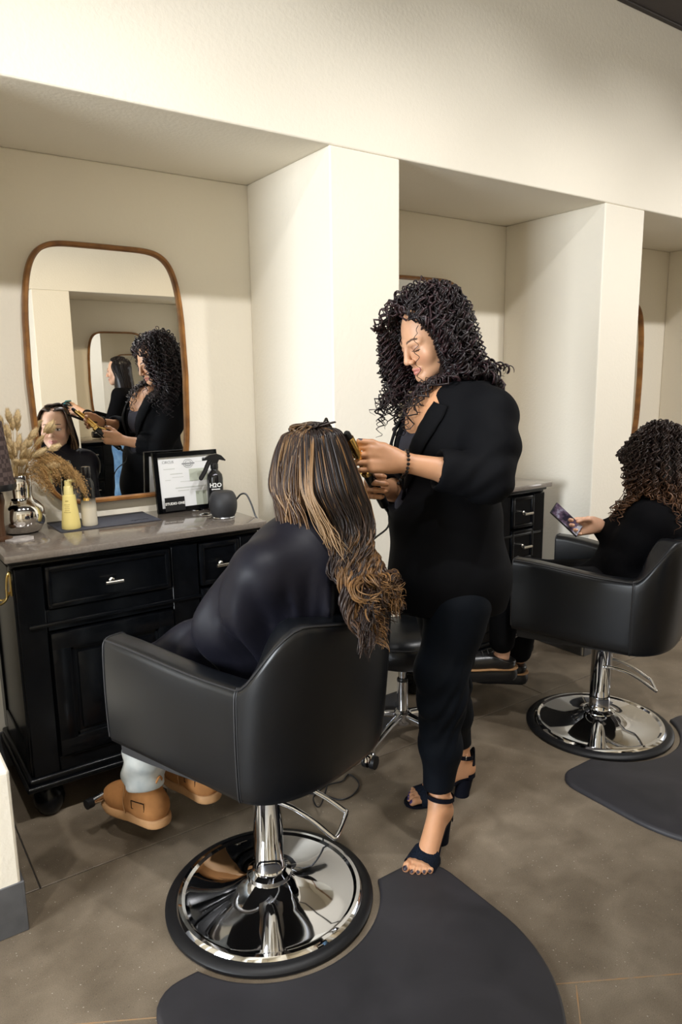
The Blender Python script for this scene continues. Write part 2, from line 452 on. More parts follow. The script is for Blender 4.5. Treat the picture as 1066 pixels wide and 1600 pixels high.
# double brass hook screwed to the left end of the first cabinet
hk = MB()
hk.box((-0.009, 0.012, 0.955), (0.006, 0.024, 0.07), 0.002, seg=1)
hk.tube(catmull([(-0.010, 0.012, 0.985), (-0.016, 0.010, 0.975), (-0.020, 0.008, 0.945), (-0.024, 0.0, 0.915), (-0.046, -0.010, 0.905), (-0.066, -0.012, 0.915), (-0.074, -0.010, 0.936)], 6), 0.0032, 8)
hk.tube(catmull([(-0.014, 0.012, 0.930), (-0.020, 0.02, 0.912), (-0.030, 0.03, 0.906), (-0.046, 0.034, 0.915), (-0.05, 0.034, 0.930)], 6), 0.0032, 8)
hk.lathe([(0, -.006), (.005, -.004), (.0065, 0), (.005, .004), (0, .006)], (-0.074, -0.010, 0.938), 12)
hk.lathe([(0, -.006), (.005, -.004), (.0065, 0), (.005, .004), (0, .006)], (-0.05, 0.034, 0.932), 12)
part(hk.build('coat_hook', M['brass'], cab), 'brass double hook on the cabinet side')
cab2 = copy_tree(cab); place_scaled(cab2, 1.79, 2.085, 0.0)
for ch in list(cab2.children):
    if ch.name.startswith('coat_hook'): bpy.data.objects.remove(ch)
cab2['label'] = 'black drawer cabinet beyond the standing hairdresser, at the end of the second niche'
cab3 = copy_tree(cab2); cab3.location = (2.72, -1.29, cab.location.z); cab3.rotation_euler = (0, 0, pi)
cab3['label'] = 'black drawer cabinet of the opposite wall, seen only in the large mirror'

# ------------------------------------------------------------------ mirrors
def mirror_outline(n=96):
    out = []
    hh = 0.421
    for i in range(n):
        a = 2 * pi * i / n
        c, s = cos(a), sin(a)
        e = 2 / 6.5
        x = math.copysign(abs(c) ** e, c); z = math.copysign(abs(s) ** e, s)
        w = 0.266 - 0.026 * abs(z) ** 2.0
        out.append((x * w, z * hh))
    return out
def make_mirror():
    t = thing('wall_mirror', 'wood framed rounded mirror over the vase, showing both hairdressers', 'mirror')
    ol = mirror_outline()
    fr = MB()
    pts = [Vector((x, 0, z)) for x, z in ol]
    m = len(pts); v = []; f = []
    prof = [(-0.007, 0.0), (-0.007, -0.014), (-0.003, -0.020), (0.005, -0.020), (0.0085, -0.015), (0.009, 0.010), (-0.007, 0.010)]
    for i in range(m):
        a, b = pts[i - 1], pts[(i + 1) % m]
        tdir = (b - a).normalized(); nrm = Vector((tdir.z, 0, -tdir.x))
        for q, y in prof: v.append(pts[i] + nrm * q + Vector((0, y, 0)))
    k = len(prof)
    for i in range(m):
        j = (i + 1) % m
        for q in range(k): f.append((i * k + q, i * k + (q + 1) % k, j * k + (q + 1) % k, j * k + q))
    fr.add(v, f); part(fr.build('frame', M['wood'], t, angle=50), 'stained wood frame')
    g = MB()
    vv = [(x * 0.985, -0.004, z * 0.985) for x, z in ol]
    g.add(vv + [(x, 0.006, z) for x, _, z in vv], [tuple(range(m)), tuple(range(2 * m - 1, m - 1, -1))] + [(i, m + i, m + (i + 1) % m, (i + 1) % m) for i in range(m)])
    g.build('glass', M['mirror'], t, smooth=False)
    return t
mir = make_mirror(); place_scaled(mir, 0.780, 2.494, 1.525)
mir2 = copy_tree(mir); place_scaled(mir2, 2.170, 2.494, 1.515); mir2['label'] = 'wood framed rounded mirror behind the standing hairdresser, in the second niche'; mir2.rotation_euler = (0, 0, 0)
mir3 = copy_tree(mir); place_scaled(mir3, 3.60, 2.494, 1.49); mir3['label'] = 'wood framed mirror in the third niche, only its left edge showing'; mir3.rotation_euler = (0, 0, 0)
mir4 = copy_tree(mir); mir4.location = (2.46, FB + 0.016, 1.53); mir4['label'] = 'wood framed mirror on the opposite wall, seen only inside the large mirror'; mir4.rotation_euler = (0, 0, pi)

# ------------------------------------------------------------------ salon chairs
def make_chair():
    """local: x right, y forward, origin on the floor under the column"""
    t = thing('salon_chair', 'black salon chair the woman with long wavy hair sits in', 'chair')
    # U-shaped path of the shell, from the front of the left arm round the back to the right arm
    path = []
    ys = np.linspace(0.293, -0.145, 12)
    for y in ys: path.append((-(0.302 - 0.030 * smoothstep(0.29, -0.145, y)), y))
    for i in range(1, 32):
        a = pi * i / 32
        c, s = cos(a), sin(a); e = 2 / 2.45
        path.append((-0.272 * math.copysign(abs(c) ** e, c), -0.145 - 0.155 * abs(s) ** e))
    for y in ys[::-1]: path.append((0.302 - 0.030 * smoothstep(0.29, -0.145, y), y))
    P2 = [Vector((x, y)) for x, y in path]
    L = [0.0]
    for i in range(1, len(P2)): L.append(L[-1] + (P2[i] - P2[i - 1]).length)
    tot = L[-1]
    def prof_at(i):
        x, y = path[i]
        # top edge height and lower edge height
        sw = 0.0
        if 12 <= i < len(path) - 12:
            a = pi * (i - 11) / 32
            sw = smoothstep(0.06, 1.02, min(a, pi - a))
        ztop = 0.795 + 0.035 * smoothstep(-0.10, 0.29, y) + (0.16 * sw) - 0.03 * smoothstep(0.20, 0.0, abs(x)) * sw
        zbot = 0.500 + 0.030 * smoothstep(-0.16, 0.293, y)
        th = 0.078 + 0.016 * sw
        lean = 0.035 * sw   # the back leans outward at the top
        return ztop, zbot, th, lean
    ring = []
    for i in range(len(path)):
        a = P2[max(0, i - 1)]; b = P2[min(len(path) - 1, i + 1)]
        d = (b - a).normalized(); nout = Vector((d.y, -d.x))
        if nout.dot(P2[i] - Vector((0, 0.02))) < 0: nout = -nout
        zt, zb, th, ln = prof_at(i)
        r = 0.022
        sec = [(-0.05, zb), (-0.016, zb), (-0.004, zb + 0.006), (0.0, zb + 0.02)]
        for k in range(1, 6): sec.append((0.004 * sin(pi * k / 6), zb + (zt - zb) * k / 6))
        sec += [(0.0, zt - r)]
        for k in range(1, 5):
            q = pi / 2 * k / 4; sec.append((-r + r * cos(q), zt - r + r * sin(q)))
        sec += [(-th + r, zt)]
        for k in range(1, 5):
            q = pi / 2 * k / 4; sec.append((-th + r - r * sin(q), zt - r + r * cos(q)))
        for k in range(1, 4): sec.append((-th, zt - r + (0.53 - zt + r) * k / 3))
        row = []
        for o, z in sec:
            fz = max(0, (z - zb) / (zt - zb))
            oo = o + ln * fz
            row.append(Vector((P2[i].x + nout.x * oo, P2[i].y + nout.y * oo, z)))
        ring.append(row)
    sh = MB(); k = len(ring[0]); v = [p for r in ring for p in r]; f = []
    for i in range(len(ring) - 1):
        for q in range(k - 1): f.append((i * k + q, i * k + q + 1, (i + 1) * k + q + 1, (i + 1) * k + q))
    f.append(tuple(range(k))); f.append(tuple((len(ring) - 1) * k + q for q in range(k))[::-1])
    sh.add(v, f)
    so = sh.build('shell', M['leather'], t, angle=50)
    # piping along the outer top edge and down the two side seams, on both arm fronts
    pp = MB()
    idx_top = 9 + 2
    edge = [r[idx_top] + (r[idx_top] - r[-1]).normalized() * 0.0015 for r in ring]
    pp.tube(edge, 0.0030, 6)
    for r in (ring[0], ring[-1]):
        pp.tube([r[q] + Vector((0, 0.001, 0)) for q in range(3, k)], 0.0026, 6)
    for i in (12, len(ring) - 13):
        pp.tube([ring[i][q] for q in range(1, 13)], 0.0028, 6)
        pp.tube([ring[i + (1 if i < 20 else -1)][q] * 0.35 + ring[i][q] * 0.65 for q in range(1, 13)], 0.0014, 5)
    pp.build('piping', M['stitch'], so)
    st = MB(); st.box((0, 0.0, 0.575), (0.445, 0.50, 0.13), 0.045, seg=4)
    st.build('seat', M['leather'], t)
    inner = MB()
    poly = [(P2[i].x * 0.93, P2[i].y * 0.94) for i in range(len(P2))]
    inner.prism(poly, 0.498, 0.53)
    inner.build('seat_base', M['black_rubberised'], t)
    pl = MB()
    pl.lathe([(0, .070), (.064, .070), (.067, .078), (.064, .088), (.052, .094), (.046, .098), (.0425, .104), (.0425, .205), (.0435, .207), (.0435, .43), (.05, .44), (.05, .478), (0, .478)], n=40)
    part(pl.build('column', M['chrome'], t, angle=35), 'chrome hydraulic column')
    kk = MB(); kk.box((0, 0, 0.452), (0.16, 0.16, 0.05), 0.01); kk.build('mount_plate', M['steel'], t)
    bs = MB()
    bs.lathe([(0, .076), (.066, .075), (.072, .071), (.084, .064), (.106, .055), (.140, .0455), (.185, .0365), (.235, .029), (.247, .0285), (.256, .034), (.266, .033), (.275, .023), (.278, .012), (0, .012)], n=96)
    part(bs.build('base_plate', M['chrome'], t, angle=30), 'polished chrome round base')
    rb = MB(); rb.lathe([(.272, .0), (.300, .0), (.304, .004), (.304, .012), (.298, .019), (.284, .024), (.274, .024), (.272, .012)], n=72)
    rb.f = rb.f[:-2] if False else rb.f
    part(rb.build('base_rim', M['rubber'], t), 'black rubber rim')
    # pump lever: a bent chrome loop
    lv = MB()
    lv.tube([(-0.042, -0.0, 0.0)] * 1 + [(0.042, 0.0, 0.0)], 0.011, 12)
    pts = [(-0.040, 0.0, 0), (-0.050, -0.03, 0.002), (-0.056, -0.09, -0.012), (-0.060, -0.15, -0.045), (-0.064, -0.200, -0.082), (-0.052, -0.214, -0.090), (0.056, -0.222, -0.090), (0.066, -0.210, -0.084), (0.062, -0.15, -0.042), (0.054, -0.08, -0.006), (0.046, -0.03, 0.002), (0.040, 0.0, 0.0)]
    lv.tube(catmull(pts, 5), 0.0068, 10)
    mt = Matrix.Translation((0, 0, 0.345)) @ Matrix.Rotation(radians(LEVER_ROT), 4, 'Z')
    lv.xform(mt); part(lv.build('pump_lever', M['chrome'], t), 'chrome pump lever loop')
    # footrest: two flat arms down to a T bar
    fr = MB()
    for s in (-1, 1):
        fr.tube(catmull([(s * 0.05, 0.10, 0.49), (s * 0.05, 0.26, 0.47), (s * 0.05, 0.38, 0.40), (s * 0.05, 0.54, 0.24), (s * 0.05, 0.635, 0.155)], 6), 0.010, 10)
    fr.tube([(-0.165, 0.64, 0.15), (0.165, 0.64, 0.15)], 0.014, 14)
    fo = fr.build('footrest', M['chrome'], t)
    for s in (-1, 1):
        cc = MB(); cc.tube([(s * 0.16, 0.64, 0.15), (s * 0.182, 0.64, 0.15)], 0.017, 14); cc.build('end_cap', M['rubber'], fo)
    return t
LEVER_ROT = 27
chair = make_chair(); chair.location = (0.885, 1.672, 0); chair.rotation_euler = (0, 0, radians(18))
chair2 = copy_tree(chair); chair2.location = (2.565, 1.75, 0); chair2.rotation_euler = (0, 0, radians(20))
chair2['label'] = 'black salon chair at the right edge with the curly haired woman in it'
# ------------------------------------------------------------------ anti-fatigue mats
def make_mat(cx, cy, bx, by, label, rot=0):
    R = 0.462; pts = []
    top = cy + 0.315
    def rc(x, y, r, a0, a1):
        return [(x + r * cos(a), y + r * sin(a)) for a in np.linspace(a0, a1, 7)]
    pts += [(cx + R * cos(a), cy + R * sin(a)) for a in np.linspace(-pi, 0, 49)]
    pts += rc(cx + R - .11, top - .11, .11, 0, pi / 2)
    rr = 0.325
    # circular bite for the chair base
    yb = top - by
    if abs(yb) < rr:
        ang = math.acos(max(-1, min(1, yb / rr)))
        xr = bx + rr * sin(ang); xl = bx - rr * sin(ang)
        aa = np.linspace(0, 1, 33)
        a0 = atan2(yb, rr * sin(ang)); a1 = atan2(yb, -rr * sin(ang))
        if a0 > 0: a0 -= 2 * pi
        if a1 > 0: a1 -= 2 * pi
        pts += [(bx + rr * cos(a), by + rr * sin(a)) for a in np.linspace(a0, a1, 33)]
    pts += rc(cx - R + .09, top - .09, .09, pi / 2, pi)
    mb = MB(); mb.prism(pts, 0.001, 0.017, 0.012)
    o = mb.build('floor_mat', M['mat'], smooth=True, angle=60)
    return tag(o, label, 'mat')
make_mat(0.915, 1.215, 0.885, 1.672, 'dark grey half-round foam mat in the foreground, below the hairdresser')
make_mat(2.53, 1.27, 2.565, 1.75, 'dark grey half-round foam mat at the right edge, before the second chair')
# ------------------------------------------------------------------ implicit-surface modelling for bodies and clothes
V3 = lambda *a: np.array(a, dtype=np.float64)
def unit(v): v = np.asarray(v, float); return v / np.linalg.norm(v)
class SDF:
    def __init__(self, lo, hi, h):
        self.lo = np.array(lo, float); self.h = h
        self.n = np.ceil((np.array(hi, float) - self.lo) / h).astype(int) + 1
        self.ax = [(self.lo[i] + h * np.arange(self.n[i])).astype(np.float32) for i in range(3)]
        self.F = np.full(tuple(self.n), 1.0, np.float32)
    def blk(self, lo, hi, m):
        i0 = np.clip(np.floor((np.minimum(lo, hi) - m - self.lo) / self.h).astype(int), 0, self.n)
        i1 = np.clip(np.ceil((np.maximum(lo, hi) + m - self.lo) / self.h).astype(int) + 1, 0, self.n)
        s = tuple(slice(a, b) for a, b in zip(i0, i1))
        return s, self.ax[0][s[0]][:, None, None], self.ax[1][s[1]][None, :, None], self.ax[2][s[2]][None, None, :]
    def comb(self, s, d, k, op):
        F = self.F[s]
        if F.size == 0: return
        if op == 'u':
            h = np.clip(0.5 + 0.5 * (F - d) / k, 0, 1)
            self.F[s] = F + (d - F) * h - k * h * (1 - h)
        else:
            d = -d
            h = np.clip(0.5 - 0.5 * (F - d) / k, 0, 1)
            self.F[s] = F + (d - F) * h + k * h * (1 - h)
    def cone(self, a, b, ra, rb=None, k=0.02, op='u', flat=None):
        a = np.asarray(a, float); b = np.asarray(b, float); rb = ra if rb is None else rb
        s, X, Y, Z = self.blk(np.minimum(a, b), np.maximum(a, b), max(ra, rb) + 2 * k + 2 * self.h)
        d = b - a; L = max(d @ d, 1e-9)
        px, py, pz = X - a[0], Y - a[1], Z - a[2]
        t = np.clip((px * d[0] + py * d[1] + pz * d[2]) / L, 0, 1)
        qx, qy, qz = px - t * d[0], py - t * d[1], pz - t * d[2]
        if flat is not None:
            n, sc = flat; dn = qx * n[0] + qy * n[1] + qz * n[2]; e = (1 / sc - 1) * dn
            qx, qy, qz = qx + n[0] * e, qy + n[1] * e, qz + n[2] * e
        dist = np.sqrt(qx * qx + qy * qy + qz * qz) - (ra + t * (rb - ra))
        self.comb(s, dist, k, op); return self
    def chain(self, pts, rad, k=0.02, flat=None):
        for i in range(len(pts) - 1): self.cone(pts[i], pts[i + 1], rad[i], rad[i + 1], k, 'u', flat)
        return self
    def ell(self, c, r, R=None, k=0.02, op='u'):
        c = np.asarray(c, float); r = np.asarray(r, float)
        m = r.max()
        s, X, Y, Z = self.blk(c, c, m + 2 * k + 2 * self.h)
        px, py, pz = X - c[0], Y - c[1], Z - c[2]
        if R is not None:  # rows of R are the local axes
            px, py, pz = (R[0][0] * px + R[0][1] * py + R[0][2] * pz, R[1][0] * px + R[1][1] * py + R[1][2] * pz, R[2][0] * px + R[2][1] * py + R[2][2] * pz)
        k0 = np.sqrt((px / r[0]) ** 2 + (py / r[1]) ** 2 + (pz / r[2]) ** 2)
        k1 = np.sqrt((px / r[0] ** 2) ** 2 + (py / r[1] ** 2) ** 2 + (pz / r[2] ** 2) ** 2) + 1e-9
        self.comb(s, k0 * (k0 - 1) / k1, k, op); return self
    def cut(self, c, n, k=0.004):
        """keeps the side the normal points away from"""
        n = unit(n); c = np.asarray(c, float)
        d = ((self.ax[0] - c[0]) * n[0])[:, None, None] + ((self.ax[1] - c[1]) * n[1])[None, :, None] + ((self.ax[2] - c[2]) * n[2])[None, None, :]
        h = np.clip(0.5 - 0.5 * (self.F - d) / k, 0, 1)
        self.F = (self.F + (d - self.F) * h + k * h * (1 - h)).astype(np.float32); return self
    def displace(self, fn):
        X, Y, Z = self.ax[0][:, None, None], self.ax[1][None, :, None], self.ax[2][None, None, :]
        self.F = (self.F + fn(X, Y, Z)).astype(np.float32); return self
    def mesh(self):
        F = self.F; nx, ny, nz = F.shape
        ins = F < 0
        c = (nx - 1, ny - 1, nz - 1)
        S = np.zeros(c + (3,), np.float32); N = np.zeros(c, np.int16)
        offs = [(i, j, k) for i in (0, 1) for j in (0, 1) for k in (0, 1)]
        sl = lambda o: tuple(slice(o[q], o[q] + c[q]) for q in range(3))
        act = np.zeros(c, bool); tot = np.zeros(c, np.int16)
        for o in offs: tot += ins[sl(o)]
        act = (tot > 0) & (tot < 8)
        I = np.argwhere(act)
        if len(I) == 0: return np.zeros((0, 3)), []
        pos = np.zeros((len(I), 3)); cnt = np.zeros(len(I))
        for o in offs:
            for a in range(3):
                if o[a]: continue
                p = list(o); p[a] = 1
                f0 = F[I[:, 0] + o[0], I[:, 1] + o[1], I[:, 2] + o[2]]
                f1 = F[I[:, 0] + p[0], I[:, 1] + p[1], I[:, 2] + p[2]]
                m = (f0 < 0) != (f1 < 0)
                t = np.where(m, f0 / np.where(m, f0 - f1, 1), 0)
                q = np.tile(np.array(o, float), (len(I), 1)); q[:, a] = t
                pos[m] += q[m]; cnt[m] += 1
        V = self.lo + self.h * (I + pos / cnt[:, None])
        idx = np.full(c, -1, np.int64); idx[act] = np.arange(len(I))
        # idx[act] order matches argwhere order (C order)
        quads = []
        for a in range(3):
            b, d = (a + 1) % 3, (a + 2) % 3
            s0 = [slice(None)] * 3; s1 = [slice(None)] * 3
            s0[a] = slice(0, F.shape[a] - 1); s1[a] = slice(1, F.shape[a])
            ch = ins[tuple(s0)] != ins[tuple(s1)]
            E = np.argwhere(ch)
            ok = (E[:, b] > 0) & (E[:, d] > 0) & (E[:, b] < F.shape[b] - 1) & (E[:, d] < F.shape[d] - 1)
            E = E[ok]
            if len(E) == 0: continue
            eb = np.zeros(3, int); eb[b] = 1; ed = np.zeros(3, int); ed[d] = 1
            q = [E - eb - ed, E - ed, E, E - eb]
            q = np.stack([idx[t[:, 0], t[:, 1], t[:, 2]] for t in q], 1)
            flip = ~ins[E[:, 0], E[:, 1], E[:, 2]]
            q[flip] = q[flip][:, ::-1]
            quads.append(q)
        return V, np.concatenate(quads)
def mesh_np(name, V, Q, m, parent=None, col=None, smooth_iter=0, mats=None):
    me = bpy.data.meshes.new(name)
    V = np.asarray(V, np.float32); Q = np.asarray(Q, np.int32)
    me.vertices.add(len(V)); me.vertices.foreach_set('co', V.ravel())
    me.loops.add(Q.size); me.loops.foreach_set('vertex_index', Q.ravel())
    me.polygons.add(len(Q)); me.polygons.foreach_set('loop_start', np.arange(0, Q.size, Q.shape[1], dtype=np.int32))
    me.update(calc_edges=True); me.validate()
    if col is not None:
        at = me.color_attributes.new('col', 'FLOAT_COLOR', 'POINT')
        cc = np.concatenate([np.asarray(col, np.float32), np.ones((len(V), 1), np.float32)], 1)
        at.data.foreach_set('color', cc.ravel())
    me.shade_smooth()
    if m is not None: me.materials.append(m)
    o = link(name, me, parent)
    return o
def laplace(V, Q, it=2, w=0.5):
    n = len(V)
    a = np.concatenate([Q[:, i] for i in range(4)]); b = np.concatenate([Q[:, (i + 1) % 4] for i in range(4)])
    cnt = np.bincount(a, minlength=n) + np.bincount(b, minlength=n)
    for _ in range(it):
        S = np.stack([np.bincount(a, V[b, k], n) + np.bincount(b, V[a, k], n) for k in range(3)], 1)
        V = V * (1 - w) + w * S / np.maximum(cnt, 1)[:, None]
    return V
def join(parts):
    """list of (V, Q, C) -> one"""
    Vs, Qs, Cs = [], [], []; n = 0
    for V, Q, C in parts:
        Vs.append(V); Qs.append(np.asarray(Q) + n); Cs.append(C if C.ndim == 2 else np.tile(C, (len(V), 1))); n += len(V)
    return np.concatenate(Vs), np.concatenate(Qs), np.concatenate(Cs)
def frame_from(fwd, upv=(0, 0, 1), pitch=0.0, roll=0.0):
    """columns: right, forward, up; pitch > 0 bows the head"""
    f = unit(fwd); r = unit(np.cross(f, upv)); u = np.cross(r, f)
    c, s = cos(pitch), sin(pitch)
    f2 = f * c - u * s; u2 = u * c + f * s
    c, s = cos(roll), sin(roll)
    r3 = r * c + u2 * s; u3 = u2 * c - r * s
    return np.stack([r3, f2, u3], 1)
def gauss(V, c, r, R=None):
    d = V - np.asarray(c)
    if R is not None: d = d @ R
    return np.exp(-np.sum((d / np.asarray(r)) ** 2, 1))
def paint(C, w, col):
    w = np.clip(w, 0, 1)[:, None]; return C * (1 - w) + np.asarray(col)[None] * w
SKIN = V3(0.58, 0.33, 0.20)
def make_head(skin, eyes='down', h=0.0024, brow=(0.03, 0.015, 0.01), lips=(0.42, 0.13, 0.11), lid=(0.32, 0.16, 0.11), full=0.0, scale=1.0, neck=((0, -.02, -.07), (0, -.052, -.20))):
    """local mesh: x right, y forward, z up, origin at mid head"""
    s = SDF((-.12, -.14, -.22), (.12, .135, .13), h)
    s.ell((0, -.018, .034), (.073, .090, .079), k=.01)
    s.ell((0, .018, -.028), (.062 + full, .068, .086), k=.03)
    for q in (-1, 1):
        s.cone((q * (.050 + full), -.005, -.052), (q * .012, .066, -.097), .018, .016, k=.03)
        s.ell((q * (.038 + full), .055, -.030), (.025, .020, .026), k=.02)
        s.cone((q * .014, .080, .016), (q * .046, .064, .015), .009, .008, k=.014)
        s.ell((q * .074, -.012, -.018), (.008, .019, .029), k=.006)
    s.ell((0, .074, -.097), (.021 + full * .5, .016, .015), k=.014)
    s.cone((0, .083, .012), (0, .104, -.032), .0075, .0105, k=.010)
    for q in (-1, 1):
        s.ell((q * .0115, .095, -.037), (.0075, .0095, .0075), k=.006)
        s.ell((q * .031, .094, -.002), (.017, .013, .0095), k=.010, op='s')
        s.ell((q * .0315, .0705, -.002), (.0140, .0125, .0120), k=.004)
        s.ell((q * .0115, .100, -.0465), (.0035, .005, .003), k=.003, op='s')
    s.cone((-.019, .0800, -.0665), (0, .0905, -.0635), .0050, .0062, k=.006); s.cone((.019, .0800, -.0665), (0, .0905, -.0635), .0050, .0062, k=.006)
    s.cone((-.015, .0810, -.0745), (0, .0885, -.0755), .0058, .0075, k=.006); s.cone((.015, .0810, -.0745), (0, .0885, -.0755), .0058, .0075, k=.006)
    s.cone((-.021, .0865, -.0690), (0, .0975, -.0695), .0017, .0020, k=.003, op='s'); s.cone((.021, .0865, -.0690), (0, .0975, -.0695), .0017, .0020, k=.003, op='s')
    s.cone(neck[0], neck[1], .051, .055, k=.025)
    V, Q = s.mesh(); V = laplace(V, Q, 1, .4)
    C = np.tile(np.asarray(skin, float), (len(V), 1))
    C = paint(C, .35 * gauss(V, (-.04, .075, -.035), (.022, .03, .018)) + .35 * gauss(V, (.04, .075, -.035), (.022, .03, .018)), np.asarray(skin) * V3(1.05, .72, .68))
    for q in (-1, 1):
        # brow
        t = np.clip((V[:, 0] * q - .012) / .036, 0, 1)
        zc = .0215 + .007 * np.sin(t * 2.4) - .003 * t
        w = (np.abs(V[:, 2] - zc) < (.0036 - .0018 * t)) & (V[:, 0] * q > .012) & (V[:, 0] * q < .048) & (V[:, 1] > .04)
        C = paint(C, w * .9, brow)
        ex = (V[:, 0] * q - .0315) / .0150; ez = V[:, 2] + .002
        front = V[:, 1] > .055
        if eyes == 'down':
            C = paint(C, .55 * (front & (np.abs(ex) < 1) & (np.abs(ez - .003) < .010 * np.sqrt(np.clip(1 - ex ** 2, 0, 1)))), lid)
            zl = -.0055 - .002 * (1 - ex ** 2)
            C = paint(C, 1.0 * (front & (np.abs(ex) < 1.1) & (np.abs(ez - zl) < .0017)), (.012, .008, .008))
        else:
            hz = .0062 * np.sqrt(np.clip(1 - ex ** 2, 0, 1))
            C = paint(C, 1.0 * (front & (np.abs(ex) < 1) & (np.abs(ez) < hz)), (.62, .58, .55))
            C = paint(C, 1.0 * (front & (((V[:, 0] * q - .0315) ** 2 + ez ** 2) < .0058 ** 2) & (np.abs(ez) < hz + .0004)), (.035, .018, .010))
            C = paint(C, 1.0 * (front & (np.abs(ex) < 1.08) & (np.abs(ez - hz - .0006) < .0016)), (.015, .010, .010))
            C = paint(C, .5 * (front & (np.abs(ex) < 1.0) & (np.abs(ez + hz + .0004) < .0010)), (.08, .04, .03))
    lipm = (V[:, 1] > .070) & (np.abs(V[:, 0]) < .0235) & (V[:, 2] < -.0585 - .16 * np.abs(V[:, 0])) & (V[:, 2] > -.0815 + .42 * np.abs(V[:, 0]))
    C = paint(C, lipm * .85, lips)
    return V * scale, Q, C
def place(mesh, R, c):
    V, Q, C = mesh; return V @ R.T + np.asarray(c), Q, C
def hand_mesh(W, d, upv, back, skin, curls, thumb=None, splay=0.06, nail=(.02, .008, .02), size=1.0, h=0.0021, arm=None, arm_r=(.030, .040)):
    """W wrist; d finger direction; upv towards the thumb/index edge; back = normal out of the back of the hand; curls: per finger list of three bend angles"""
    d = unit(d); b = unit(np.asarray(back) - d * np.dot(back, d)); u = np.cross(b, d) ; u = u if np.dot(u, upv) > 0 else -u
    W = np.asarray(W, float)
    pts = []
    L = .088 * size
    segs = [(.040, .025, .019), (.044, .028, .020), (.041, .026, .019), (.032, .020, .017)]
    offs = [.030, .010, -.010, -.028]; kn = [1.0, 1.03, .98, .90]
    rr = [.0088, .0090, .0086, .0076]
    chains = []
    for i in range(4):
        p = W + d * L * kn[i] + u * offs[i] * size
        ang = 0.0; ch = [W + d * L * .45 + u * offs[i] * .85 * size, p]
        sp = splay * (1.5 - i) / 1.5
        for j in range(3):
            ang += curls[i][j]
            dd = (d * cos(sp) + u * sin(sp)) * cos(ang) - b * sin(ang)
            p = p + dd * segs[i][j] * size; ch.append(p)
        chains.append(ch)
    allp = np.array([q for ch in chains for q in ch] + [W] + ([a for a in arm] if arm is not None else []) + ([np.asarray(t) for t in thumb] if thumb is not None else []))
    s = SDF(allp.min(0) - .06, allp.max(0) + .06, h)
    if arm is not None:
        A = [np.asarray(a, float) for a in arm]
        n = len(A); rad = np.linspace(arm_r[1], arm_r[0], n)
        s.chain(A, rad, k=.02)
        s.cone(A[-1], W, arm_r[0], .0255 * size, k=.02, flat=(b, .86))
    s.cone(W, W + d * L * .35, .026 * size, .030 * size, k=.02, flat=(b, .62))
    s.cone(W + d * L * .30 + u * .016 * size, W + d * L * .95 + u * .022 * size, .020 * size, .0185 * size, k=.016, flat=(b, .62))
    s.cone(W + d * L * .30 - u * .014 * size, W + d * L * .90 - u * .020 * size, .019 * size, .0165 * size, k=.016, flat=(b, .62))
    for i, ch in enumerate(chains):
        r = rr[i] * size
        s.cone(ch[0], ch[1], r * 1.05, r * 1.12, k=.010)
        s.cone(ch[1], ch[2], r * 1.08, r * .98, k=.004); s.cone(ch[2], ch[3], r * 1.0, r * .90, k=.004); s.cone(ch[3], ch[4] - unit(ch[4] - ch[3]) * r * .6, r * .9, r * .78, k=.004)
    if thumb is None:
        thumb = [W + d * .022 * size + u * .020 * size - b * .006, W + d * .050 * size + u * .046 * size - b * .014, W + d * .078 * size + u * .058 * size - b * .018, W + d * .098 * size + u * .060 * size - b * .020]
    T = [np.asarray(t, float) for t in thumb]
    s.cone(T[0], T[1], .016 * size, .0125 * size, k=.018); s.cone(T[1], T[2], .0115 * size, .0105 * size, k=.006); s.cone(T[2], T[3], .0105 * size, .0082 * size, k=.004)
    V, Q = s.mesh()
    C = np.tile(np.asarray(skin, float), (len(V), 1))
    for i, ch in enumerate(chains):
        t = unit(ch[4] - ch[3]); sp = b - t * np.dot(b, t)
        if np.linalg.norm(sp) > 1e-3:
            nb = unit(sp); cpt = ch[4] - t * .007 * size + nb * rr[i] * .8
            C = paint(C, (gauss(V, cpt, (.0062, .0062, .0062)) > .45) * 1.0, nail)
    t = unit(T[3] - T[2]); nb = unit(u - t * np.dot(u, t)) if abs(np.dot(u, t)) < .95 else b
    nb = unit(nb + b * .6 - t * np.dot(nb + b * .6, t))
    C = paint(C, (gauss(V, T[3] - t * .002 + nb * .0075, (.0075,) * 3) > .45) * 1.0, nail)
    return V, Q, C
# ------------------------------------------------------------------ hair made of locks
def frames(P):
    T = np.gradient(P, axis=0); T /= np.linalg.norm(T, axis=1)[:, None] + 1e-9
    N = np.zeros_like(P); n = np.cross(T[0], (0.3, 0.5, 0.8)); n /= np.linalg.norm(n) + 1e-9
    for i in range(len(P)):
        n = n - T[i] * np.dot(n, T[i]); n /= np.linalg.norm(n) + 1e-9; N[i] = n
    return T, N, np.cross(T, N)
def sweep(P, rad, sides=5, flat=1.0, n0=None):
    T, N, B = frames(P)
    if n0 is not None:
        N = n0 - T * np.sum(T * n0, 1)[:, None]; N /= np.linalg.norm(N, axis=1)[:, None] + 1e-9; B = np.cross(T, N)
    a = 2 * pi * np.arange(sides) / sides
    V = P[:, None, :] + rad[:, None, None] * (np.cos(a)[None, :, None] * N[:, None, :] * flat + np.sin(a)[None, :, None] * B[:, None, :])
    m = len(P); i = np.arange(m - 1)[:, None] * sides; k = np.arange(sides)[None]
    l = (k + 1) % sides
    Q = np.stack([i + k, i + l, i + sides + l, i + sides + k], -1).reshape(-1, 4)
    return V.reshape(-1, 3), Q
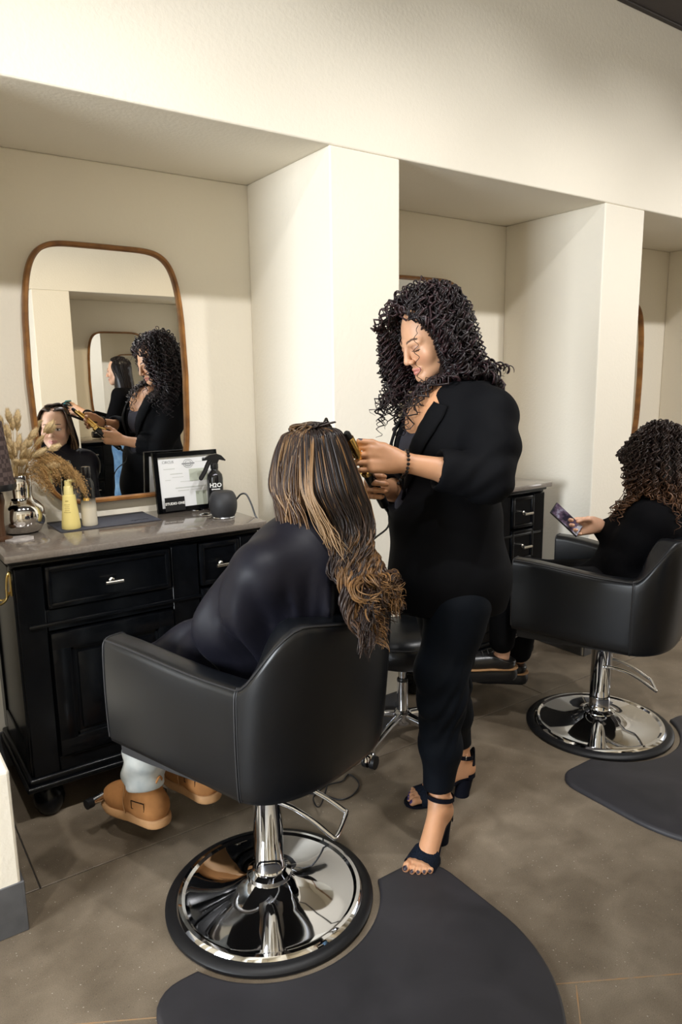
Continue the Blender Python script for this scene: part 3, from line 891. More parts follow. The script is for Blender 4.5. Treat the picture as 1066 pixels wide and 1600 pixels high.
def spline(pts, n):
    pts = np.asarray(pts, float); m = len(pts)
    t = np.linspace(0, m - 1, n); i = np.minimum(t.astype(int), m - 2); f = (t - i)[:, None]
    p0 = pts[np.maximum(i - 1, 0)]; p1 = pts[i]; p2 = pts[i + 1]; p3 = pts[np.minimum(i + 2, m - 1)]
    return 0.5 * (2 * p1 + (p2 - p0) * f + (2 * p0 - 5 * p1 + 4 * p2 - p3) * f ** 2 + (3 * p1 - p0 - 3 * p2 + p3) * f ** 3)
def curl(P, amp, pitch, phase, ramp=0.15):
    """winds a guide into a helix; amp grows from the root"""
    seg = np.linalg.norm(np.diff(P, axis=0), axis=1); s = np.concatenate([[0], np.cumsum(seg)])
    T, N, B = frames(P)
    A = amp * np.clip(s / (s[-1] * ramp + 1e-9), 0, 1)
    th = phase + 2 * pi * s / pitch
    return P + A[:, None] * (np.cos(th)[:, None] * N + np.sin(th)[:, None] * B)
def push_out(P, sdf, m=.010, it=3):
    """moves points that lie inside a surface out to its skin"""
    P = P.copy()
    for _ in range(it):
        I = np.round((P - sdf.lo) / sdf.h).astype(int)
        ok = np.all((I > 0) & (I < sdf.n - 1), 1)
        J = np.clip(I, 1, sdf.n - 2)
        F = sdf.F
        f = F[J[:, 0], J[:, 1], J[:, 2]]
        g = np.stack([F[J[:, 0] + 1, J[:, 1], J[:, 2]] - F[J[:, 0] - 1, J[:, 1], J[:, 2]], F[J[:, 0], J[:, 1] + 1, J[:, 2]] - F[J[:, 0], J[:, 1] - 1, J[:, 2]], F[J[:, 0], J[:, 1], J[:, 2] + 1] - F[J[:, 0], J[:, 1], J[:, 2] - 1]], 1)
        g /= np.linalg.norm(g, axis=1)[:, None] + 1e-6
        mv = np.where(ok & (f < m), np.clip(m - f, 0, .03), 0)
        P += g * mv[:, None]
    return P
def skinmat(name):
    m = mat(name, (0.6, 0.35, 0.22), 0.48, attr='col', bump=0.06, bscale=260, bdist=0.0008, var=0.06, vscale=40)
    b = m.node_tree.nodes['Principled BSDF']
    b.inputs['Subsurface Weight'].default_value = 0.12; b.inputs['Subsurface Radius'].default_value = (0.012, 0.005, 0.003); b.inputs['Subsurface Scale'].default_value = 0.5
    return m
M['skin'] = skinmat('skin')
M['hair'] = mat('hair', (0.02, 0.012, 0.01), 0.38, attr='col', spec=0.35)
M['cloth_black'] = mat('black_suiting', (0.0026, 0.0028, 0.0038), 0.75, bump=0.12, bscale=700, bdist=0.0006, spec=0.09)
M['cloth_knit'] = mat('black_knit', (0.0030, 0.0030, 0.0038), 0.85, bump=0.2, bscale=500, bdist=0.0008, spec=0.06)
M['tank'] = mat('charcoal_jersey', (0.030, 0.030, 0.042), 0.8, spec=0.3)
M['cape'] = mat('black_nylon', (0.007, 0.007, 0.012), 0.5, bump=0.08, bscale=400, bdist=0.0006, spec=0.2)
def jeans_mat(name, a, b):
    return mat(name, a, 0.85, var=0.5, vscale=14, col2=b, detail=8, bump=0.2, bscale=600, bdist=0.0006, spec=0.2)
M['jeans_light'] = jeans_mat('light_wash_denim', (0.34, 0.38, 0.39), (0.62, 0.63, 0.60))
M['jeans_blue'] = jeans_mat('blue_denim', (0.05, 0.12, 0.24), (0.16, 0.28, 0.42))
M['suede'] = mat('tan_suede', (0.34, 0.155, 0.055), 0.9, var=0.22, vscale=18, bump=0.15, bscale=300, bdist=0.001, spec=0.15)
M['sole_tan'] = mat('tan_rubber', (0.42, 0.23, 0.10), 0.7, var=0.15, vscale=20)
# ------------------------------------------------------------------ the standing hairdresser
rng = np.random.default_rng(7)
UP = V3(0, 0, 1)
def rows(F):
    F = unit(F); L = V3(-F[1], F[0], 0); return L, F, np.stack([L, F, UP])
def foot_mesh(o, d, skin, nail, mirror=1, h=0.0026, heel=0.075, shin=(0, -.150, .30)):
    """local y forward, x right (mirror=-1 for a left foot so that the big toe is on the inner side), z up; ball of the foot at the origin"""
    s = SDF((-.07, -.24, -.01), (.07, .075, .30), h)
    m = mirror
    s.ell((0, -.172, heel + .030), (.030, .034, .034), k=.02)
    s.cone((0, -.165, heel + .032), (.006 * m, -.03, .030), .028, .026, k=.03)
    s.cone((0, -.135, heel + .075), (.004 * m, -.035, .042), .029, .023, k=.03)
    s.ell((0, -.010, .028), (.046, .040, .018), k=.02)
    s.cone((0, -.152, heel + .06), shin, .031, .034, k=.03)
    s.ell((.030, -.150, heel + .085), (.012, .014, .014), k=.012); s.ell((-.030, -.150, heel + .090), (.012, .014, .014), k=.012)
    tx = [-.031, -.008, .010, .026, .040]; tl = [.058, .058, .050, .040, .028]; tr = [.0120, .0088, .0084, .0080, .0078]
    nails = []
    for x, l, r in zip(tx, tl, tr):
        x = x * m
        s.cone((x * .95, .004, .026), (x, l * .62, .027), r * .95, r, k=.007)
        s.cone((x, l * .62, .027), (x, l - r, .0225), r, r * .92, k=.004)
        nails.append((x, l - r * .4, .0225 + r * .55, r))
    s.cut((0, 0, .0125), (0, 0, -1), .004)
    V, Q = s.mesh()
    C = np.tile(np.asarray(skin, float), (len(V), 1))
    for x, y, z, r in nails: C = paint(C, (gauss(V, (x, y, z), (r * .75, r * .75, r * .8)) > .42) * 1.0, nail)
    d = unit((d[0], d[1], 0)); R = np.stack([V3(d[1], -d[0], 0), d, UP], 1)
    return V @ R.T + np.asarray(o), Q, C
def sandal(o, d, parent, mirror=1, heel=0.075):
    d = unit((d[0], d[1], 0)); R = np.stack([V3(d[1], -d[0], 0), d, UP], 1); o = np.asarray(o, float)
    def W(p): return Vector(R @ np.asarray(p, float) + o)
    root = None
    # sole: swept plank from toe to heel seat
    ys = np.linspace(.064, -.205, 26); v = []; f = []
    wid = lambda y: (.046 * sqrt(max(0.0, 1 - ((y + .0) / .066) ** 2)) if y > 0 else .046 - .016 * smoothstep(-.01, -.11, y) if y > -.172 else .030 * sqrt(max(0, 1 - ((y + .172) / .0335) ** 2)))
    zz = lambda y: .012 + (heel - .004) * smoothstep(-.015, -.165, y)
    for y in ys:
        w = max(.004, wid(y)); z = zz(y); t = .011 if y > -.03 else .008
        sh = .004 * mirror * smoothstep(0, .06, y) * -1
        v += [W((-w + sh, y, z)), W((w + sh, y, z)), W((w * .96 + sh, y, z - t)), W((-w * .96 + sh, y, z - t))]
    n = len(ys)
    for i in range(n - 1):
        for k in range(4): f.append((i * 4 + k, i * 4 + (k + 1) % 4, i * 4 + 4 + (k + 1) % 4, i * 4 + 4 + k))
    f += [(0, 3, 2, 1), (n * 4 - 4, n * 4 - 3, n * 4 - 2, n * 4 - 1)]
    mb = MB(); mb.add(v, f)
    so = mb.build('sandal', M['sandal'], parent, angle=40); part(so, 'open-toed dark navy sandal with block heel')
    hb = MB(); k = 16; vv = []; ff = []
    for z, s_, dy in ((0, .88, .012), (.02, .88, .009), (heel - .004, 1.0, 0)):
        for i in range(k):
            a = 2 * pi * i / k
            vv.append(W((.029 * s_ * cos(a), -.170 + dy + max(-.026, .032 * sin(a)) * s_, z)))
    for j in range(2):
        for i in range(k): ff.append((j * k + i, j * k + (i + 1) % k, j * k + k + (i + 1) % k, j * k + k + i))
    ff += [tuple(range(k))[::-1], tuple(range(2 * k, 3 * k))]
    hb.add(vv, ff); hb.build('heel', M['sandal'], so)
    def band(fn, w0, w1, nm, mtl, n=28, th=.0022):
        vs = []; fs = []
        for i in range(n):
            t = i / (n - 1)
            p, q, nn = fn(t)
            p = np.array(p); q = np.array(q); nn = unit(nn)
            vs += [W(p), W(q), W(q + nn * th), W(p + nn * th)]
        for i in range(n - 1):
            for k2 in range(4): fs.append((i * 4 + k2, i * 4 + (k2 + 1) % 4, i * 4 + 4 + (k2 + 1) % 4, i * 4 + 4 + k2))
        b = MB(); b.add(vs, fs); return b.build(nm, mtl, so, angle=60)
    def toe(t):
        a = pi * (1 - t); x = .049 * cos(a); z = .012 + .041 * max(0, sin(a)) ** .75
        sc = .0030 * abs(sin(t * pi * 7))
        return (x, .020 - .006 * abs(cos(a)) + sc, z - .004 * sin(a)), (x * .94, -.040 - sc, z + .011 * sin(a)), (cos(a) * .8, 0, sin(a) + .1)
    band(toe, 0, 0, 'toe_strap', M['lace'])
    def ank(t):
        a = 2 * pi * t + pi / 2; r = .0430
        c = V3(0, -.151, heel + .092); 
        return (r * cos(a), c[1] + r * 1.02 * sin(a), c[2] - .007 + .01 * sin(a)), (r * cos(a), c[1] + r * 1.02 * sin(a), c[2] + .008 + .01 * sin(a)), (cos(a), sin(a), 0)
    band(ank, 0, 0, 'ankle_strap', M['sandal'], 36)
    def counter(t):
        a = pi + pi * t; w = .0335
        hgt = .030 + .070 * sin(pi * t) ** 2.0
        return (w * cos(a), -.168 + .037 * sin(a), zz(-.16) - .006), (w * cos(a) * .98, -.166 + .036 * sin(a), zz(-.16) + hgt), (cos(a), sin(a), 0)
    band(counter, 0, 0, 'heel_counter', M['sandal'])
    bk = MB(); c = W((.0405 * -mirror * 1.0, -.151, heel + .094)); 
    bk.box(c, (.006, .010, .016), .002, seg=1); part(bk.build('buckle', M['nickel'], so), 'small metal buckle')
    return so
M['sandal'] = mat('navy_suede', (0.004, 0.005, 0.010), 0.7, spec=0.10)
M['cloth_navy'] = mat('navy_black_suiting', (0.0024, 0.0040, 0.0072), 0.7, bump=0.12, bscale=700, bdist=0.0006, spec=0.12)
M['lace'] = mat('navy_lace', (0.005, 0.008, 0.016), 0.8, spec=0.12, var=0.6, vscale=220, bump=0.6, bscale=320, bdist=0.002)
def clear_face(P, hc, R, rng, near=-1, ylim=.020, far_y=.078):
    """moves hair off the face: back over the cheek on the near side, outward on the far side"""
    Lc = (P - hc) @ R
    x, y, z = Lc[:, 0], Lc[:, 1], Lc[:, 2]
    zone = np.clip((.105 - z) / .03, 0, 1) * np.clip((z + .145) / .03, 0, 1)
    nr = (x * near > -.02)
    lim = np.where(nr, ylim + .035 * np.clip((z - .01) / .08, 0, 1), far_y)
    over = np.clip(y - lim, 0, None)
    y2 = y - over * zone * np.where(nr, .95, .85)
    tgt = np.where(nr, .080, .104)
    ax_ = np.abs(x); sg = np.where(nr, near, -near)
    push = np.clip(tgt - ax_, 0, None) * np.clip((y - .0) / .04, 0, 1) * zone
    x2 = x + sg * push
    Lc = np.stack([x2, y2, z], 1)
    return Lc @ R.T + hc
def make_stylist():
    t = thing('person', 'standing woman with dark curly hair in black blazer and heeled sandals, styling hair', 'person', (1.50, 1.62, 0))
    inv = Matrix.Translation((-1.50, -1.62, 0))
    off = V3(1.50, 1.62, 0)
    skin = V3(.50, .255, .135)
    chest = V3(1.545, 1.633, 1.315); belly = V3(1.530, 1.632, 1.065); hips = V3(1.522, 1.605, .90)
    Lt, Ft, R = rows((-.97, .25, 0))
    Lsh = V3(1.560, 1.480, 1.392); Rsh = V3(1.650, 1.765, 1.388)
    Lel = V3(1.475, 1.400, 1.222); Lwr = V3(1.257, 1.516, 1.277)
    Rel = V3(1.505, 1.815, 1.135); Rwr = V3(1.322, 1.690, 1.178)
    hip_l = V3(1.474, 1.500, .87); hip_r = V3(1.535, 1.640, .86)
    kn_l = V3(1.436, 1.535, .517); kn_r = V3(1.585, 1.665, .50)
    an_l = V3(1.447, 1.555, .16); an_r = V3(1.694, 1.725, .16)
    neck = V3(1.600, 1.645, 1.440)
    headc = V3(1.528, 1.715, 1.628)
    HR = frame_from((-.975, .12, 0), pitch=radians(27), roll=radians(-2))
    def loc(V): return V - off
    # ---- body: head, hands, feet and the core under the clothes, one mesh
    hd = make_head(V3(.62, .345, .205), 'down', full=.006, lips=(.50, .17, .14), neck=((0, -.02, -.07), (0, -.075, -.19)))  # head skin lighter than the arms: light from the front put into the colour
    C = hd[2]
    hd = place(hd, HR, headc)
    core = SDF((1.15, 1.25, .12), (1.85, 1.95, 1.52), .010)
    core.ell(chest, (.15, .115, .17), R, k=.05).ell(belly, (.15, .13, .15), R, k=.05).ell(hips, (.16, .14, .13), R, k=.05)
    core.chain([Lsh, Lel, Lel * .5 + Lwr * .5], [.060, .045, .036], k=.04).chain([Rsh, Rel, Rel * .5 + Rwr * .5], [.060, .045, .036], k=.04)
    core.chain([hip_l, kn_l, an_l + V3(0, 0, .06)], [.085, .055, .033], k=.04).chain([hip_r, kn_r, an_r + V3(0, 0, .06)], [.085, .055, .033], k=.04)
    core.cone(neck - UP * .05, headc + HR @ V3(0, -.05, -.11), .060, .052, k=.04)
    core.cone(Lsh, neck - UP * .03, .05, .055, k=.04).cone(Rsh, neck - UP * .03, .05, .055, k=.04)
    core.ell(chest + Ft * .030 + UP * .055, (.135, .098, .10), R, k=.05)
    cv, cq = core.mesh(); core_m = (cv, cq, np.tile(skin * V3(1.03, 1.03, 1.02), (len(cv), 1)))
    dL = unit(V3(1.123, 1.589, 1.290) - Lwr)
    camdir = -np.array([fh.x, fh.y, 0.0]); 
    Lh = hand_mesh(Lwr, dL + V3(0, 0, .03), UP, camdir + V3(0, 0, .25), skin, [(.35, .45, .25), (.35, .45, .25), (.42, .5, .3), (.5, .5, .3)], arm=[Lel, Lel * .55 + Lwr * .45], arm_r=(.036, .046),
                   thumb=[Lwr + dL * .022 + UP * .014 - camdir * .006, Lwr + dL * .050 + UP * .036 - camdir * .010, Lwr + dL * .082 + UP * .046 - camdir * .012, Lwr + dL * .118 + UP * .049 - camdir * .010])
    grip = [(1.15, 1.25, .7)] * 4
    dR = unit(V3(-.80, -.36, .18))
    Rh = hand_mesh(Rwr, dR, unit(V3(-.30, .10, .95)), unit(V3(-.30, .85, .0)), skin, [(.75, 1.2, .8), (.95, 1.25, .8), (1.05, 1.3, .8), (1.1, 1.3, .8)], arm=[Rel, Rel * .55 + Rwr * .45], arm_r=(.034, .044))
    fl_d = V3(-.906, -.42, 0); fr_d = V3(-.94, .342, 0)
    oL = V3(1.275, 1.475, 0) - fl_d * .052; oR = V3(1.515, 1.79, 0) - fr_d * .052
    nailc = (.018, .010, .020)
    # left foot: the big toe lies on the right-hand (inner) side
    FL = foot_mesh(oL, fl_d, skin * 1.08, nailc, mirror=-1); FR = foot_mesh(oR, fr_d, skin * 1.05, (.03, .012, .10), mirror=1)
    V, Q, C = join([hd, core_m, Lh, Rh, FL, FR])
    body = mesh_np('body', loc(V), Q, M['skin'], t, C)
    # ---- tank top
    tk = SDF((1.25, 1.4, 1.0), (1.8, 1.9, 1.5), .007)
    tk.ell(chest + UP * -.03, (.165, .135, .17), R, k=.05).ell(chest + Ft * .045 + UP * -.045, (.145, .108, .10), R, k=.05).ell(belly + Ft * .01, (.17, .155, .16), R, k=.05)
    tk.ell(chest + Ft * .14 + UP * .150, (.105, .16, .125), R, k=.012, op='s')
    tk.cut(chest + UP * .16, UP)
    v, q = tk.mesh(); mesh_np('tank_top', loc(laplace(v, q, 1)), q, M['tank'], t); tk_o = bpy.context.scene
    # ---- blazer
    b = SDF((1.18, 1.20, .74), (1.90, 2.0, 1.56), .0065)
    b.ell(chest - Ft * .012, (.190, .150, .19), R, k=.05).ell(chest + Ft * .050 + UP * -.04, (.165, .115, .115), R, k=.05)
    b.ell(belly, (.195, .176, .18), R, k=.07).ell(hips, (.205, .186, .17), R, k=.06)
    b.cone(hips - UP * .02, hips - UP * .14, .168, .170, k=.06)
    b.cone(Lsh, neck - Ft * .02, .070, .072, k=.05).cone(Rsh, neck - Ft * .02, .070, .072, k=.05)
    b.cone(neck - Ft * .035 - UP * .03, neck - Ft * .045 + UP * .035, .072, .058, k=.03)
    lm = Lel * .50 + Lwr * .50; rm = Rel * .52 + Rwr * .48
    b.chain([Lsh, Lsh * .5 + Lel * .5 - Ft * .004, Lel], [.080, .080, .068], k=.035)
    b.chain([Rsh, Rsh * .5 + Rel * .5, Rel], [.080, .076, .064], k=.035)
    b.chain([Lel, Lel * .72 + lm * .28], [.068, .064], k=.03)
    b.chain([Lel * .70 + lm * .30, lm], [.066, .060], k=.012); b.chain([Rel, rm], [.064, .056], k=.02)
    # turned-back cuff
    b.cone(Lel * .42 + lm * .58, lm, .0655, .061, k=.004)
    b.cone(Rel * .35 + rm * .65, rm, .060, .058, k=.004)
    dl = unit(Lwr - Lel); dr = unit(Rwr - Rel)
    b.cut(lm + dl * .004, dl, .003) if False else None
    for m_, d_, r_ in ((lm, dl, .075), (rm, dr, .072)):
        b.cone(m_ + d_ * (r_ + .004), m_ + d_ * (r_ + .05), r_, r_, k=.004, op='s'); b.cone(m_ + d_ * .03, m_ - d_ * .008, .046, .043, k=.006, op='s')
    # V opening
    b.ell(chest + Ft * .150 + UP * .075, (.060, .16, .17), R, k=.01, op='s')
    b.cone(neck + Ft * .06 + UP * .06, chest + Ft * .15 + UP * -.02, .068, .040, k=.01, op='s')
    b.cone(neck + UP * .02 + Ft * .01, neck + UP * .12 - Ft * .0, .055, .070, k=.01, op='s')
    b.cut(hips + UP * -.105, (0, 0, -1), .004)
    b.cut(headc + HR @ V3(0, 0, -.150), UP)
    def folds(X, Y, Z):
        s_ = (X - Lel[0]) * 1.0 + (Y - Lel[1]) * .3; near = np.exp(-(((X - Lel[0]) ** 2 + (Y - Lel[1]) ** 2 + (Z - Lel[2] - .01) ** 2) / .085 ** 2))
        w = .0055 * near * np.sin(95 * (Z - .5 * X + .25 * Y) + 2 * np.sin(25 * X))
        near2 = np.exp(-(((X - 1.55) ** 2 + (Y - 1.43) ** 2 + (Z - 1.33) ** 2) / .10 ** 2))
        w = w + .0042 * near2 * np.sin(60 * (Z + .7 * X - .4 * Y))
        low = np.clip((1.12 - Z) / .2, 0, 1)
        w = w + .0035 * low * np.sin(26 * (Y * .8 + X * .6) + 7 * Z)
        return w
    b.displace(folds)
    bv, bq = b.mesh(); bz = mesh_np('blazer', loc(bv), bq, M['cloth_black'], t)
    def proj(side, up_, o=.0):
        p0 = V3(*(chest + Lt * side)); p0[2] = up_
        for k in range(700):
            p = p0 + Ft * (.40 - .001 * k)
            i = np.round((p - b.lo) / b.h).astype(int)
            if np.all(i >= 0) and np.all(i < b.n) and b.F[tuple(i)] < 0: return p + Ft * (.004 + o)
        return None
    def lapel(sg, inner, outer, nm):
        n = 26; vs = []; fs = []
        a = spline(inner, n); c = spline(outer, n)
        for i in range(n):
            row = []
            for f_ in np.linspace(0, 1, 6):
                uv = a[i] * (1 - f_) + c[i] * f_
                p = proj(sg * uv[0], uv[1], .004 + .006 * sin(pi * min(1, f_ * 1.0)) )
                row.append(p)
            vs.append(row)
        flat_ = []; ok = []
        for row in vs:
            if all(p is not None for p in row): ok.append(row)
        m_ = len(ok)
        VV = np.array(ok).reshape(-1, 3)
        k = np.arange(m_ - 1)[:, None] * 6; j = np.arange(5)[None]
        QQ = np.stack([k + j, k + j + 1, k + 6 + j + 1, k + 6 + j], -1).reshape(-1, 4)
        VV = laplace(VV, QQ, 2, .4)
        o = mesh_np(nm, loc(VV), QQ, M['cloth_black'], bz)
        sm = o.modifiers.new('thick', 'SOLIDIFY'); sm.thickness = .004; sm.offset = 0
    for sg in (1, -1):
        lapel(sg, [(.075, 1.44), (.066, 1.37), (.055, 1.30), (.035, 1.22), (.006, 1.14)], [(.125, 1.425), (.132, 1.385), (.118, 1.31), (.075, 1.225), (.012, 1.135)], 'lapel')
    # ---- trousers
    tr = SDF((1.18, 1.28, .17), (1.86, 1.95, 1.0), .0075)
    tr.ell(hips - UP * .02, (.175, .155, .13), R, k=.05)
    tr.chain([hip_l - UP * .03, kn_l + UP * .10, kn_l, an_l * .45 + kn_l * .55, V3(an_l[0] - .003, an_l[1] - .003, .205)], [.100, .080, .072, .063, .050], k=.03)
    tr.chain([hip_r - UP * .03, kn_r + UP * .10, kn_r, an_r * .45 + kn_r * .55, V3(an_r[0], an_r[1], .205)], [.100, .082, .074, .065, .051], k=.03)
    tr.cut((0, 0, .212), (0, 0, -1), .003)
    tr.displace(lambda X, Y, Z: .0035 * np.exp(-((Z - .50) / .12) ** 2) * np.sin(70 * Z + 9 * np.sin(20 * X)) + .0025 * np.sin(30 * Z + 22 * X))
    v, q = tr.mesh(); mesh_np('trousers', loc(v), q, M['cloth_navy'], t)
    sl = sandal(oL - off, fl_d, t, -1); sandal(oR - off, fr_d, t, 1)
    # ---- bracelet of dark beads
    br = MB()
    d = unit(Lwr - Lel); n1 = unit(np.cross(d, UP)); n2 = np.cross(n1, d); c = Lwr - d * .012
    for i in range(18):
        a = 2 * pi * i / 18; p = c + (n1 * .0325 * cos(a) + n2 * .0335 * sin(a)) + d * .004 * sin(a)
        br.lathe([(0, -.0050), (.0036, -.0036), (.0051, 0), (.0036, .0036), (0, .0050)], tuple(p - off), 8)
    for i in range(3):
        p = c - n2 * (.040 + .010 * i) + d * (.004 * i)
        br.lathe([(0, -.0050), (.0036, -.0036), (.0051, 0), (.0036, .0036), (0, .0050)], tuple(p - off), 8)
    part(br.build('bracelet', M['beads'], t), 'bracelet of shiny dark beads')
    # ---- hair
    parts = []
    hs = SDF(headc - .28, headc + .24, .006)
    Rl = HR.T
    W = lambda x, y, z: headc + HR @ V3(x, y, z)
    hs.ell(W(0, -.030, .037), (.080, .092, .078), Rl, k=.02)
    hs.ell(W(-.066, -.045, -.05), (.035, .070, .11), Rl, k=.03); hs.ell(W(.066, -.035, -.05), (.035, .060, .11), Rl, k=.03)
    hs.cone(W(0, -.065, 0), headc + V3(.075, -.01, -.18), .062, .065, k=.03)
    hs.cone(headc + V3(.05, -.07, -.10), headc + V3(.075, -.075, -.20), .055, .040, k=.03)
    hs.ell(W(0, .085, -.040), (.062, .085, .110), Rl, k=.015, op='s')
    hs.ell(W(0, .088, .040), (.040, .040, .030), Rl, k=.012, op='s')
    v, q = hs.mesh(); parts.append((laplace(v, q, 2), q, V3(.006, .004, .005)))
    N_ = 680
    for i in range(N_):
        # root on the scalp, avoiding the face
        for _ in range(50):
            a = rng.uniform(-pi, pi); el = rng.uniform(-.35, 1.45)
            x, y, z = cos(el) * sin(a), cos(el) * cos(a), sin(el)
            if y > .22 and z < .74 + .06 * rng.normal(): continue
            break
        root = W(x * .080, -.022 + y * .094, .034 + z * .080)
        out = HR @ unit(V3(x, y * .9, z * .5)); oh = out.copy(); oh[2] = 0
        side = x  # >0 right (far), <0 left (near)
        hlen = rng.uniform(.31, .43) if rng.random() < .8 else rng.uniform(.20, .30)
        ext = rng.uniform(.020, .060) if side < .2 else rng.uniform(.03, .085)
        if abs(side) < .25 and y < 0: ext = rng.uniform(.015, .045)
        p1 = root + out * ext * .7 + UP * .010
        drop = hlen - .06
        mid = V3(p1[0] + oh[0] * ext * .9, p1[1] + oh[1] * ext * .9, headc[2] - .06 - rng.uniform(0, .03))
        if mid[2] > p1[2] - .03: mid[2] = p1[2] - .04
        end = mid + V3(rng.normal(0, .014), rng.normal(0, .014), -max(.05, drop - (p1[2] - mid[2]))) - oh * .012
        # locks at the back lie over the shoulders, locks in front hang free
        bk = np.dot(oh, HR @ V3(0, -1, 0))
        if bk > .2: end = end + V3(.050, -.010, .030) * min(1, bk)
        if side > .3 and y > -.5: mid = mid + V3(-.035, .01, 0) * rng.uniform(.2, 1.3); end = end + V3(-.050, .012, 0) * rng.uniform(.1, 1.2)
        if side < -.15:
            fwd = (.095 + .035 * rng.random()) if y > -.20 + .25 * rng.normal() else -.07
            end = end + Ft * fwd - Lt * (.03 if fwd > 0 else 0) ; mid = mid + Ft * fwd * .15
        n = 64
        P = spline([root, p1, mid, (mid + end) / 2 + oh * .006, end], n)
        P = clear_face(P, headc, HR, rng)
        if np.linalg.norm(np.diff(P, axis=0), axis=1).max() > .022: continue
        P = push_out(P, b, .014, 5)
        P = push_out(P, core, .016, 5); P = push_out(P, tk, .014, 3)
        P = curl(P, rng.uniform(.007, .0150), rng.uniform(.028, .048), rng.uniform(0, 6.28), .25)
        r = rng.uniform(.0024, .0046) * np.clip(np.minimum(1, (1 - np.linspace(0, 1, n)) * 5 + .25), 0, 1)
        v, q = sweep(P, r, 5, rng.uniform(.45, .8))
        k = rng.random()
        c = V3(.0075, .0045, .0052) * (1 + .9 * k) if k < .8 else V3(.026, .012, .014)
        parts.append((v, q, c))
    # fine fly-away strands and the loose curl over the cheek
    for (x, y, z), (dx, dy, dz), L_ in [((-.072, .062, .062), (.008, -.016, 0), .185)]:
        root = W(x, y, z)
        end = root + V3(dx, dy, -L_)
        P = spline([root, root + HR @ V3(np.sign(x) * .014, .030, -.02), root * .5 + end * .5 + HR @ V3(np.sign(x) * .016, .026, 0), end + HR @ V3(np.sign(x) * .010, .012, 0)], 60)
        P = curl(P, .0075, .036, rng.uniform(0, 6.28), .3)
        v, q = sweep(P, np.full(60, .0010), 4); parts.append((v, q, V3(.008, .005, .005)))
    V, Q, C = join(parts)
    hr_o = mesh_np('hair', loc(V), Q, M['hair'], t, C); part(hr_o, 'long dark curly hair')
    return dict(Lwr=Lwr, dL=dL, Rwr=Rwr, dR=dR, camdir=camdir, headc=headc)
M['beads'] = mat('dark_beads', (0.012, 0.010, 0.010), 0.15)
ST = make_stylist()
# ------------------------------------------------------------------ the seated client under the black cape
def wavy_lock(parts, pts, rng, col0, col1, r=.004, n=44, amp=(.004, .012), pitch=(.07, .11), flat=.5, start=.45, mixp=.55, sides=5, phase=None):
    P = spline(pts, n)
    seg = np.linalg.norm(np.diff(P, axis=0), axis=1); s = np.concatenate([[0], np.cumsum(seg)])
    T, N, B = frames(P)
    f = s / s[-1]
    A = rng.uniform(*amp) * np.clip((f - start) / .35, 0, 1)
    th = (rng.uniform(0, 6.28) if phase is None else phase + rng.normal(0, .25)) + 2 * pi * (s - s[-1]) / rng.uniform(*pitch)
    P = P + A[:, None] * (np.cos(th)[:, None] * N + np.sin(th)[:, None] * B * .8)
    rad = r * np.clip(np.minimum(1, (1 - f) * 6 + .2), 0, 1) * np.clip(f * 12 + .5, 0, 1)
    v, q = sweep(P, rad, sides, flat)
    m = np.clip((f - mixp + .2) / .4, 0, 1)[:, None]
    c = np.repeat(np.asarray(col0)[None] * (1 - m) + np.asarray(col1)[None] * m, sides, 0)
    parts.append((v, q, c))
def boot(o, d, parent, h=0.0035, pitch=0.0):
    """ankle boot of tan suede; local y forward; ball of the foot at the origin"""
    d = unit((d[0], d[1], 0)); R = np.stack([V3(d[1], -d[0], 0), d, UP], 1); o = np.asarray(o, float)
    s = SDF((-.08, -.24, -.01), (.08, .10, .20), h)
    s.ell((0, .005, .048), (.046, .072, .036), k=.02)
    s.cone((0, -.14, .055), (0, .0, .048), .044, .044, k=.03)
    s.cone((0, -.115, .06), (0, -.105, .175), .050, .050, k=.03)
    s.ell((0, -.150, .055), (.043, .042, .045), k=.02)
    s.cut((0, 0, .150), (0, -.12, 1), .004); s.cone((0, -.105, .20), (0, -.108, .125), .040, .038, k=.006, op='s')
    s.cut((0, 0, .022), (0, 0, -1), .003)
    V, Q = s.mesh(); b = mesh_np('boot', V @ R.T + o, Q, M['suede'], parent); part(b, 'tan suede ankle boot')
    so = SDF((-.09, -.25, -.01), (.09, .12, .05), h)
    so.ell((0, .005, .014), (.054, .082, .026), k=.01); so.cone((0, -.15, .014), (0, .0, .014), .048, .050, k=.02)
    so.cut((0, 0, .029), (0, 0, 1), .002); so.cut((0, 0, .0), (0, 0, -1), .002)
    V, Q = so.mesh(); mesh_np('sole', V @ R.T + o, Q, M['sole_tan'], b)
    tb = MB(); W = lambda p: Vector(R @ np.array(p) + o)
    tb.tube(catmull([W((-.012, -.156, .125)), W((-.012, -.172, .150)), W((.0, -.176, .166)), W((.012, -.172, .150)), W((.012, -.156, .125))], 5), .0035, 6)
    tb.build('pull_loop', M['suede'], b)
    for sx in (-1, 1):
        lb = MB()
        lb.tube([W((sx * .0500, -.150, .062)), W((sx * .0500, -.150, .088)), W((sx * .0535, -.098, .088)), W((sx * .0535, -.098, .062))], .0016, 5, closed=True)
        lb.build('heel_label', M['cloth_black'], b)
    st = MB(); st.tube(catmull([W((.050, -.062, .03)), W((.049, -.055, .07)), W((.044, -.058, .105)), W((.030, -.050, .140))], 5), .0016, 5)
    st.build('seam', M['sole_tan'], b)
    st = MB(); st.tube(catmull([W((-.050, -.062, .03)), W((-.049, -.055, .07)), W((-.044, -.058, .105)), W((-.030, -.050, .140))], 5), .0016, 5)
    st.build('seam', M['sole_tan'], b)
    return b
